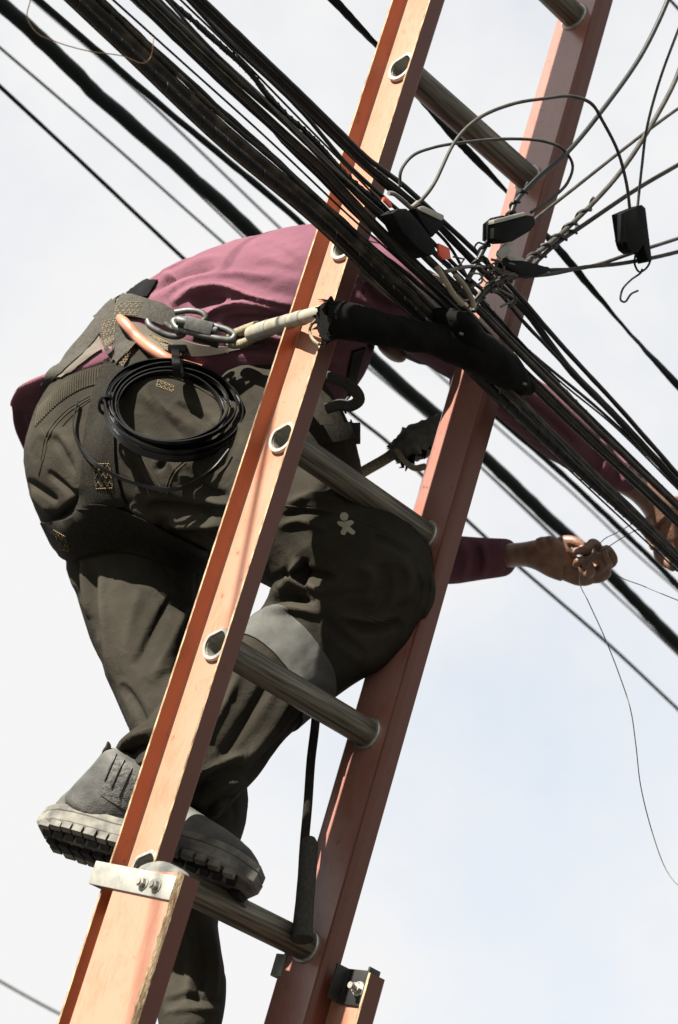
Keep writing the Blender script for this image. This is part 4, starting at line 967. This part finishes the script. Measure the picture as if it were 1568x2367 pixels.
# background, beyond the climber
B = 'far cables behind the climber'
cable('thin cable lowest on the left, going behind the climber\'s back', [(0, 200), (215, 400), (425, 598), (800, 945), (905, 1030), (1090, 1212), (1200, 1310), (1400, 1483), (1568, 1640)], 9, 'cable_far', z=5.2, group=B, rough=.05)
cable('hair-thin cable on the left, second from the lowest', [(0, 110), (250, 325), (515, 560), (840, 840), (1010, 985), (1326, 1285), (1568, 1510)], 6, 'cable_far', z=6.0, group=B, rough=.03)
cable('thick black cable passing under the climber\'s hand', [(0, 8), (110, 105), (210, 205), (400, 372), (590, 545), (860, 828), (1123, 1059), (1254, 1186), (1360, 1281), (1568, 1490)], 33, 'cable_far', z=4.9, group=B, rough=.12)
cable('blurred thin cable between the two thick ones on the left', [(70, -5), (300, 195), (650, 530), (832, 700), (1145, 983), (1326, 1142), (1471, 1280), (1568, 1365)], 6, 'cable_far', z=6.4, group=B, rough=.03)
cable('dark cable close under the main bundle, out of focus', [(200, 95), (380, 250), (500, 350), (700, 520), (1100, 920), (1283, 1080), (1380, 1171), (1471, 1258), (1568, 1353)], 15, 'cable_far', z=4.2, group=B, rough=.12)
cable('faint thin line slack beside the thick cable', [(85, 80), (140, 140), (200, 200), (400, 392), (590, 575), (870, 850), (1000, 975), (1200, 1160), (1568, 1515)], 4.5, 'cable_lite', z=5.0, group=B, rough=.05)
cable('twisted flat cable passing behind both ladder rails at the top', [(760, -12), (870, 105), (985, 243), (1085, 352), (1170, 442), (1268, 550), (1320, 610), (1440, 752), (1568, 892)], 20, 'cable_far', N=.16, x0=1070, rough=.12, flat=(1, .42), tw=9.5, n=120, group=B)
cable('out of focus cable crossing the lower left corner', [(0, 2268), (60, 2302), (135, 2342), (400, 2470)], 7, 'cable_lite', z=7.5, x0=60, group=B, rough=.02)
cable('thin cable crossing the upper right corner', [(1500, -60), (1545, -5), (1568, 20), (1640, 100)], 7, 'cable_far', z=4.6, x0=1550, group=B, rough=.03)
# main bundle across the front of the ladder
cable('thickest black cable, lowest of the bundle in front of the rail', [(150, -19), (300, 122), (500, 312), (727, 502), (944, 708), (1145, 906), (1326, 1077), (1471, 1207), (1568, 1302)], 26, 'cable', N=-.085, rough=.08, lash=.7)
cable('brown dusty cable lying on the thickest one', [(150, -50), (300, 90), (500, 280), (727, 474), (944, 678), (1140, 872), (1326, 1052), (1471, 1190), (1568, 1285)], 22, 'cable_dusty', N=-.112, rough=.08)
cable('thin dusty cable on top of the brown one', [(190, -38), (300, 66), (500, 256), (727, 452), (944, 655), (1040, 752), (1180, 902), (1330, 1062), (1568, 1292)], 11, 'cable_dusty', N=-.118, rough=.2)
cable('narrow black cable running just above the main bundle', [(236, 0), (351, 108), (501, 245), (601, 335), (745, 468), (815, 530), (874, 583), (930, 626), (985, 672), (1040, 722), (1160, 868), (1300, 1030), (1400, 1125), (1568, 1288)], 13, 'cable', N=-.105, rough=.22)
cable('thin black cable at the left edge of the middle group', [(308, 0), (460, 140), (621, 288), (652, 325), (738, 410), (835, 508), (907, 568), (985, 640), (1040, 690), (1203, 845), (1568, 1195)], 10, 'cable', N=-.100, rough=.12)
cable('grey two-tone cable running down across both rails', [(331, 0), (501, 163), (652, 303), (752, 395), (811, 457), (864, 515), (932, 582), (1004, 650), (1077, 717), (1203, 850), (1290, 937), (1398, 1041), (1471, 1106), (1568, 1202)], 17, 'cable_grey', N=-.128, rough=.06)
cable('black cable tucked against the grey two-tone one', [(322, 8), (485, 165), (640, 306), (740, 398), (800, 460), (855, 521), (922, 590), (995, 660), (1068, 728), (1195, 858), (1282, 945), (1390, 1046), (1460, 1112), (1568, 1214)], 14, 'cable', N=-.112, rough=.1)
cable('thick grey-brown cable in the middle group', [(353, 0), (451, 95), (551, 186), (652, 274), (727, 346), (799, 420), (883, 503), (956, 569), (1004, 615), (1080, 690), (1210, 825), (1400, 1012), (1568, 1172)], 17, 'cable_grey', N=-.120, rough=.1)
cable('second black cable woven through the middle group', [(366, 0), (465, 97), (566, 190), (664, 282), (740, 352), (812, 424), (893, 506), (966, 574), (1020, 626), (1090, 696), (1220, 828), (1410, 1010), (1568, 1165)], 13, 'cable', N=-.104, rough=.12)
cable('slim grey line along the top of the middle group', [(386, 0), (476, 100), (601, 222), (702, 326), (760, 382), (850, 462), (960, 562), (1100, 700)], 7, 'cable_grey', N=-.126, rough=.08)
cable('black cable that turns into a frayed twisted one near the rail', [(401, 8), (501, 97), (576, 166), (627, 230), (702, 301), (742, 341), (772, 376), (835, 437), (883, 478), (940, 530), (1010, 590), (1100, 680), (1200, 792), (1400, 1002), (1568, 1166)], 13, 'cable', N=-.108, rough=.34, lash=.9)
cable('thin black cable below the topmost thick one', [(436, 0), (526, 95), (652, 211), (727, 291), (786, 362), (835, 410), (893, 462), (960, 520), (1110, 665), (1155, 679), (1209, 742), (1261, 797), (1398, 940), (1568, 1105)], 10, 'cable', N=-.110, rough=.1)
cable('topmost thick black cable of the crossing lines', [(451, 0), (551, 95), (677, 216), (786, 321), (835, 372), (883, 412), (932, 451), (1000, 508), (1060, 568), (1110, 620), (1175, 680), (1218, 722), (1315, 852), (1398, 936), (1489, 1033), (1568, 1120)], 19, 'cable', N=-.098, rough=.08)
cable('black cable running along the edge of the topmost thick one', [(466, -4), (566, 92), (692, 212), (800, 318), (850, 366), (898, 402), (947, 441), (1029, 516), (1101, 583), (1180, 662), (1300, 800), (1420, 930), (1568, 1098)], 13, 'cable', N=-.110, rough=.1)
cable('short-looking thin line left of the topmost cable, by the rail', [(490, 45), (600, 160), (720, 272), (835, 383), (960, 492), (1040, 570), (1117, 708), (1169, 762), (1215, 805), (1400, 960), (1568, 1122)], 8, 'cable', N=-.090, rough=.1)

for lab, dx, dy, base, w, N_, m_ in (('hairline strand lying along the lower edge of the thick main bundle', -4, 15, [(150, -19), (300, 122), (500, 312), (727, 502), (944, 708), (1145, 906), (1326, 1077), (1568, 1302)], 5, -.10, 'cable_dusty'),
    ('hairline strand running in the gap right of the main bundle', 0, 0, [(262, 0), (420, 142), (620, 322), (800, 492), (960, 634), (1100, 770), (1300, 962), (1568, 1210)], 5, -.115, 'cable'),
    ('hairline brown strand on the grey two-tone cable', 4, -5, [(331, 0), (501, 163), (652, 303), (752, 395), (864, 515), (1004, 650), (1203, 850), (1398, 1041), (1568, 1202)], 5, -.135, 'cable_dusty'),
    ('hairline strand sagging between the middle group and the topmost cables', 0, 0, [(418, 0), (540, 118), (690, 272), (820, 404), (960, 548), (1110, 690), (1280, 868), (1420, 985), (1568, 1132)], 5, -.112, 'cable_dusty')):
    cable(lab, [(x+dx, y+dy) for x, y in base], w, m_, N=N_, rough=.05)
# ------------------------------------------------------------------ drop wires, clamps and odds at the junction
D_ = 'drop wires at the junction'
def dw(label, pts, w, m='cable_grey', N=-.135, rough=.04, twist=None, cat='wire', group=D_, name='drop_wire', dz=None, n=70):
    q = []
    for i, p_ in enumerate(pts):
        x, y = p_[:2]; NN = p_[2] if len(p_) > 2 else N; q.append(pN(x, y, NN))
    sp_ = spline(q, n)
    if name == 'drop_wire' and (pts[0][0] > 1590 or pts[0][1] < 0): d0 = (sp_[0]-sp_[1]).normalized(); sp_ = [sp_[0]+d0*4.0+UP*.5, sp_[0]+d0*1.2+UP*.05]+sp_; n += 2
    zr_ = np.mean([(np.array(p_)-CAMP)@CR[:, 2] for p_ in q]); r = w/2*zr_/FP
    NW[0] += 1
    rs = [r*(1+rough*noise.noise(Vector((i*.8, NW[0]*3.1, 2)))) for i in range(n)]
    mb = MB(); mb.tube(sp_, rs, 8); o = mb.build(name, M[m], None, True, ang=80); tag(o, label, cat, group)
    if twist:
        i0, i1 = int(twist[0]*(n-1)), int(twist[1]*(n-1)); hx = []; seg = sp_[i0:i1]; K = 10
        for i in range((len(seg)-1)*K):
            a, f = divmod(i, K); p_ = seg[a].lerp(seg[a+1], f/K); tg = (seg[a+1]-seg[a]).normalized(); u1 = tg.orthogonal().normalized() if i == 0 else (u1-tg*u1.dot(tg)).normalized(); u2 = tg.cross(u1)
            th = i/K*2.0; hx.append(p_+(u1*math.cos(th)+u2*math.sin(th))*r*1.25)
        mb = MB(); mb.tube(hx, r*.62, 6); mb.build('twisted_tail', M[m], o)
    return o
dw('thick drop wire sweeping from the top edge down to the upper clamp', [(1552, -25), (1544, 0), (1484, 125), (1384, 266), (1313, 351), (1233, 421), (1193, 466), (1178, 501), (1133, 551), (1098, 617), (1080, 650)], 12, 'cable', -.150, twist=(.62, .97))
dw('drop wire curving up to the right edge, upper of the twisted pair', [(1600, 60), (1568, 170), (1499, 301), (1424, 411), (1308, 531), (1233, 592), (1173, 642), (1128, 663), (1095, 700)], 12, 'cable_grey', -.146, twist=(.52, .95))
dw('thin straight drop wire from the clamp to the right edge', [(1640, 205), (1568, 251), (1499, 301), (1434, 351), (1333, 431), (1238, 506), (1222, 520)], 8, 'cable_grey', -.140)
dw('drop wire sloping to the right edge, lower of the twisted pair', [(1640, 340), (1568, 381), (1474, 436), (1348, 521), (1283, 566), (1208, 632), (1143, 663), (1110, 690), (1095, 720)], 11, 'cable_grey', -.140, twist=(.50, .95))
dw('thin wire dropping into the hanging black clamp', [(1600, -10), (1568, 70), (1524, 190), (1495, 300), (1484, 386), (1474, 480)], 6.5, 'cable_grey', -.155)
dw('large upper loop of wire arching over the far rail', [(953, 481, -.14), (975, 462, -.145), (1003, 426, -.15), (1053, 326, -.155), (1103, 276, -.16), (1183, 241, -.16), (1258, 228, -.16), (1323, 223, -.16), (1369, 241, -.16), (1394, 281, -.158), (1429, 351, -.155), (1449, 426, -.155), (1456, 481, -.155)], 8.5, 'cable_grey', rough=.06)
dw('smaller lower loop of wire curling back to the middle clamp', [(925, 433, -.13), (927, 396, -.135), (953, 361, -.14), (1003, 341, -.145), (1083, 328, -.148), (1183, 321, -.15), (1263, 328, -.15), (1303, 346, -.15), (1324, 381, -.15), (1313, 421, -.15), (1273, 461, -.15), (1228, 491, -.15)], 7.5, 'cable_grey', rough=.06)
dw('service wire to the right edge, upper of the pair under the hanging clamp', [(1640, 525), (1568, 551), (1459, 586), (1384, 611), (1330, 622), (1273, 624), (1200, 630)], 9, 'cable_grey', -.138, twist=(.86, .97))
dw('service wire to the right edge, lower of the pair under the hanging clamp', [(1640, 562), (1568, 582), (1509, 596), (1430, 610), (1350, 618), (1268, 634), (1180, 640)], 10, 'cable_grey', -.144)
dw('pale grey strap bent over the cables by the left clamp', [(899, 446), (912, 449), (937, 468), (949, 479), (966, 468)], 11, 'cable_lite', -.152)
dw('straighter of the two beige tubes at the junction', [(1010, 617), (1022, 636), (1034, 656), (1050, 682), (1070, 704)], 14, 'beige', -.158, cat='tube', group='beige tubes at the junction', name='sleeving_tube', n=24)
dw('curved beige tube right of the other at the junction', [(1052, 636), (1070, 655), (1082, 673), (1092, 694), (1096, 712)], 13, 'beige', -.154, cat='tube', group='beige tubes at the junction', name='sleeving_tube', n=24)
dw('bare grey wire running level through the junction tangle', [(1030, 628), (1070, 618), (1100, 616), (1150, 622), (1196, 636)], 9, 'cable_lite', -.150)
rng = random.Random(11)
for i in range(16):                            # loose tie wires in the tangle
    x, y = 1015+rng.random()*150, 560+rng.random()*130
    if x-1015 > 100 and y < 585: y += 45
    q = [(x, y, -.15), (x+rng.uniform(10, 28), y-rng.uniform(-14, 14), -.158), (x+rng.uniform(18, 46), y+rng.uniform(4, 26), -.155), (x+rng.uniform(0, 34), y+rng.uniform(20, 44), -.150)]
    dw(('pale bare tie wire curled in the tangle of the junction', 'mid-grey tie wire curled in the tangle of the junction', 'dark dusty tie wire curled in the tangle of the junction')[i % 3], q, rng.uniform(3.2, 6), ('cable_lite', 'cable_grey', 'cable_dusty')[i % 3], group='tie wires curled in the junction', name='tie_wire', n=18)
for i, q in enumerate([[(1105, 585), (1098, 572), (1106, 561), (1120, 564), (1128, 552)], [(1112, 620), (1135, 612), (1150, 606), (1146, 618), (1120, 632)]]):
    dw(('small wire ring left of the middle clamp', 'small wire ring below the middle clamp')[i], [(x, y, -.158) for x, y in q], 4.5, 'cable_grey', group='small wire rings', name='tie_wire', n=24)
def clamp(label, body, N, depth, parts=(), group='black wire clamps'):
    """moulded clamp: bevelled body cut to an outline, with its shims and tail as parts"""
    c = np.mean(body, axis=0); c0 = pN(c[0], c[1], N)
    e = empty('wire_clamp', c0, label, 'clamp', group)
    def plate(name, poly, m, N0, d, bev=.0012):
        f = [pN(x, y, N0) for x, y in poly]; b = [p_+LN*d for p_ in f]; n = len(poly)
        mb = MB(); mb.add(f+b, [tuple(range(n)), tuple(range(2*n-1, n-1, -1))]+[(i, n+i, n+(i+1) % n, (i+1) % n) for i in range(n)])
        return mb.build(name, M[m], e, True, bevel=bev, ang=35)
    plate('clamp_body', body, 'clamp', N, depth)
    for nm, poly, m, dN, d in parts: plate(nm, poly, m, N+dN, d, .0006)
    return e
cl4 = clamp('black clamp hanging alone on its own wires at the right', [(1438, 492), (1456, 484), (1484, 473), (1493, 481), (1500, 540), (1508, 602), (1499, 606), (1488, 566), (1476, 583), (1466, 584), (1453, 574), (1448, 560)], -.165, .020,
    (('shim', [(1436, 494), (1444, 490), (1450, 560), (1434, 557)], 'clamp', -.004, .010), ('hook_plate', [(1488, 566), (1498, 560), (1507, 602), (1492, 605)], 'clamp', .004, .008)))
cl2 = clamp('black clamp in front of the far rail with a silver tail', [(1143, 512), (1160, 498), (1214, 496), (1236, 500), (1238, 520), (1226, 534), (1186, 558), (1164, 559), (1142, 551)], -.172, .022,
    (('shim', [(1142, 508), (1212, 490), (1219, 497), (1160, 513), (1143, 517)], 'clamp_metal', -.003, .012), ('tail', [(1150, 590), (1152, 580), (1172, 562), (1198, 560), (1186, 582), (1160, 600)], 'clamp_metal', .008, .003)))
cl1 = clamp('black clamp lying along the cables at the left of the junction', [(908, 492), (922, 482), (940, 482), (966, 508), (1000, 552), (1010, 585), (992, 592), (968, 574), (930, 535)], -.165, .024,
    (('shim', [(972, 478), (980, 476), (1026, 497), (1027, 503), (1022, 510), (975, 488)], 'clamp_metal', .004, .012), ('wing', [(960, 482), (974, 486), (1024, 508), (1026, 520), (1000, 548), (975, 512)], 'clamp', .006, .018)))
cl3 = clamp('slim black clamp at the end of the level service wires', [(1160, 603), (1180, 598), (1230, 607), (1268, 618), (1270, 628), (1236, 641), (1210, 634), (1166, 614)], -.160, .016,
    (('shim', [(1172, 594), (1176, 590), (1212, 596), (1214, 603), (1180, 602)], 'clamp_metal', -.002, .012),))
for i, (poly, lab) in enumerate([([(1014, 562), (1024, 566), (1040, 574), (1043, 598), (1026, 600), (1016, 590)], 'orange plastic tag glowing in the dark middle of the junction'), ([(888, 456), (893, 455), (906, 470), (908, 480), (904, 480), (889, 464)], 'narrow orange tag between the cables beside the near rail')]):
    f = [pN(x, y, -.156) for x, y in poly]; b = [p_+LN*.004 for p_ in f]; n = len(poly)
    mb = MB(); mb.add(f+b, [tuple(range(n)), tuple(range(2*n-1, n-1, -1))]+[(k, n+k, n+(k+1) % n, (k+1) % n) for k in range(n)])
    tag(mb.build('plastic_tag', M['orange_tag'], None, True, bevel=.0008), lab, 'tag', 'orange plastic tags')
dw('wire loop under the hanging clamp', [(1472, 576), (1468, 596), (1468, 612), (1477, 628), (1490, 624), (1500, 612), (1505, 598)], 5, 'clamp', -.162, group='hooked wires', n=30)
dw('hook-shaped wire end hanging below the right clamp', [(1485, 622), (1482, 630), (1459, 647), (1439, 670), (1435, 693), (1445, 698), (1459, 680), (1475, 672)], 5, 'cable_grey', -.160, group='hooked wires', n=40)
# thin strands
dw('thin copper strand curling over the cables at the top left', [(72, -8), (70, 4), (63, 40), (85, 75), (125, 95), (200, 117), (286, 130), (331, 146), (348, 132), (356, 87)], 2.6, 'copper', -.16, group='thin loose strands', name='copper_strand')
def strand(label, pts, w, name='thin_wire', n=60):
    sp_ = spline([P(*p_) for p_ in pts], n); mb = MB(); mb.tube(sp_, w/2*3.4/FP, 6); return tag(mb.build(name, M['thin'], None), label, 'wire', 'thin wires held in the hand')
strand('thin wire hanging in a long curve from the fist to the right edge', [(1395, 1262, 3.42), (1352, 1310, 3.435), (1340, 1345, 3.445), (1360, 1390, 3.435), (1400, 1478, 3.34), (1432, 1560, 3.3), (1458, 1640, 3.27), (1470, 1720, 3.24), (1482, 1820, 3.2), (1510, 1930, 3.17), (1540, 2010, 3.15), (1568, 2046, 3.13), (1600, 2060, 3.12)], 2.4)
strand('thin wire running from the fist out to the right edge', [(1385, 1290, 3.435), (1422, 1325, 3.435), (1490, 1356, 3.3), (1568, 1388, 3.25), (1640, 1415, 3.2)], 2.2)
strand('thin wire from the fist up to the cables, upper of two', [(1368, 1290, 3.425), (1393, 1250, 3.42), (1425, 1232, 3.40), (1450, 1218, 3.39), (1475, 1202, 3.38)], 2.2)
strand('thin wire from the fist up to the cables, lower of two', [(1350, 1318, 3.425), (1390, 1277, 3.42), (1425, 1252, 3.40), (1462, 1230, 3.39), (1490, 1216, 3.38)], 2.2)
# black rubber sleeve bulging round the cables
nw = 46; cs = spline([pN(752, 742, -.088), pN(800, 742, -.098), pN(868, 758, -.105), pN(950, 775, -.112), pN(1040, 792, -.118), pN(1120, 822, -.118), pN(1180, 866, -.112), pN(1226, 902, -.100)], nw)
rw = np.interp(np.linspace(0, 1, nw), [0, .04, .12, .30, .45, .58, .70, .82, .93, 1], [.027, .029, .028, .025, .024, .031, .033, .028, .019, .009])
R = []; 
for i, p_ in enumerate(cs):
    tg = (cs[min(i+1, nw-1)]-cs[max(i-1, 0)]).normalized(); u = tg.cross(Vector(CR[:, 2])).normalized(); v_ = tg.cross(u); ring = []
    for k in range(28):
        th = 2*math.pi*k/28; d = Vector((math.cos(th)*1.2+i*.28, math.sin(th)*1.2, 3)); r = rw[i]*.91*(1+.11*noise.noise(d)+.06*noise.noise(d*2.6))+(.004*abs(noise.noise(Vector((th*5, 0, 4)))) if i < 2 else 0)
        ring.append(p_+(u*math.cos(th)+v_*math.sin(th))*r-(tg*.010*abs(noise.noise(Vector((th*3.3, 1, 2)))) if i == 0 else Vector()))
    R.append(ring)
mb = MB(); mb.rings(R); slv = mb.build('rubber_sleeve', M['wrap'], None, True, ang=70); tag(slv, 'black rubber sleeve wrapped round the cables in front of the ladder', 'sleeve')
bn = MB(); R = []; cb = spline([pN(992, 712, -.100), pN(1020, 728, -.118), pN(1055, 745, -.138), pN(1105, 790, -.135), pN(1140, 830, -.126)], 26)
for i, p_ in enumerate(cb):
    tg = (cb[min(i+1, 25)]-cb[max(i-1, 0)]).normalized(); u = tg.cross(Vector(CR[:, 2])).normalized(); v_ = tg.cross(u); r0 = float(np.interp(i/25, [0, .2, .5, .8, 1], [.002, .011, .020, .018, .005]))
    R.append([p_+(u*math.cos(t)+v_*math.sin(t))*r0*(1+.22*noise.noise(Vector((math.cos(t)*1.5, math.sin(t)*1.5, i*.35)))) for t in np.linspace(0, 2*math.pi, 25)[:-1]])
bn.rings(R).build('sleeve_bunch', M['wrap'], slv, True, ang=70)
fl = MB(); rng = np.random.RandomState(8)
for i in range(22):
    th = rng.rand()*6.28; c = cs[0]; tg = (cs[1]-cs[0]).normalized(); u = tg.cross(Vector(CR[:, 2])).normalized(); v_ = tg.cross(u); b0 = c+(u*math.cos(th)+v_*math.sin(th))*.027
    e_ = b0-tg*(.002+.006*rng.rand())+(u*rng.randn()+v_*rng.randn())*.005; sd_ = tg.cross(b0-c).normalized()*(.002+.003*rng.rand())
    fl.add([b0-sd_+tg*.004, b0+sd_+tg*.004, e_, b0-sd_+tg*.004+(b0-c)*.04, b0+sd_+tg*.004+(b0-c)*.04, e_+(b0-c)*.03], [(0, 1, 2), (5, 4, 3), (0, 2, 5, 3), (1, 4, 5, 2), (0, 3, 4, 1)])
fl.build('torn_edge', M['wrap'], slv, False)['kind'] = 'stuff'
fp = MB(); a = [pN(x, y, -.10) for x, y in ((748, 712), (768, 684), (778, 706), (800, 714), (790, 730), (756, 728))]
fp.add(a+[q+LN*.004 for q in a], [tuple(range(6)), tuple(range(11, 5, -1))]+[(i, 6+i, 6+(i+1) % 6, (i+1) % 6) for i in range(6)]); fp.build('torn_flap', M['wrap'], slv, False)
for x, y in ((1063, 770), (1210, 886)):
    mb = MB(); mb.tube([pN(x, y, -.165), pN(x+7, y+3, -.166)], .002, 6); mb.build('tie_end', M['cable_lite'], slv)
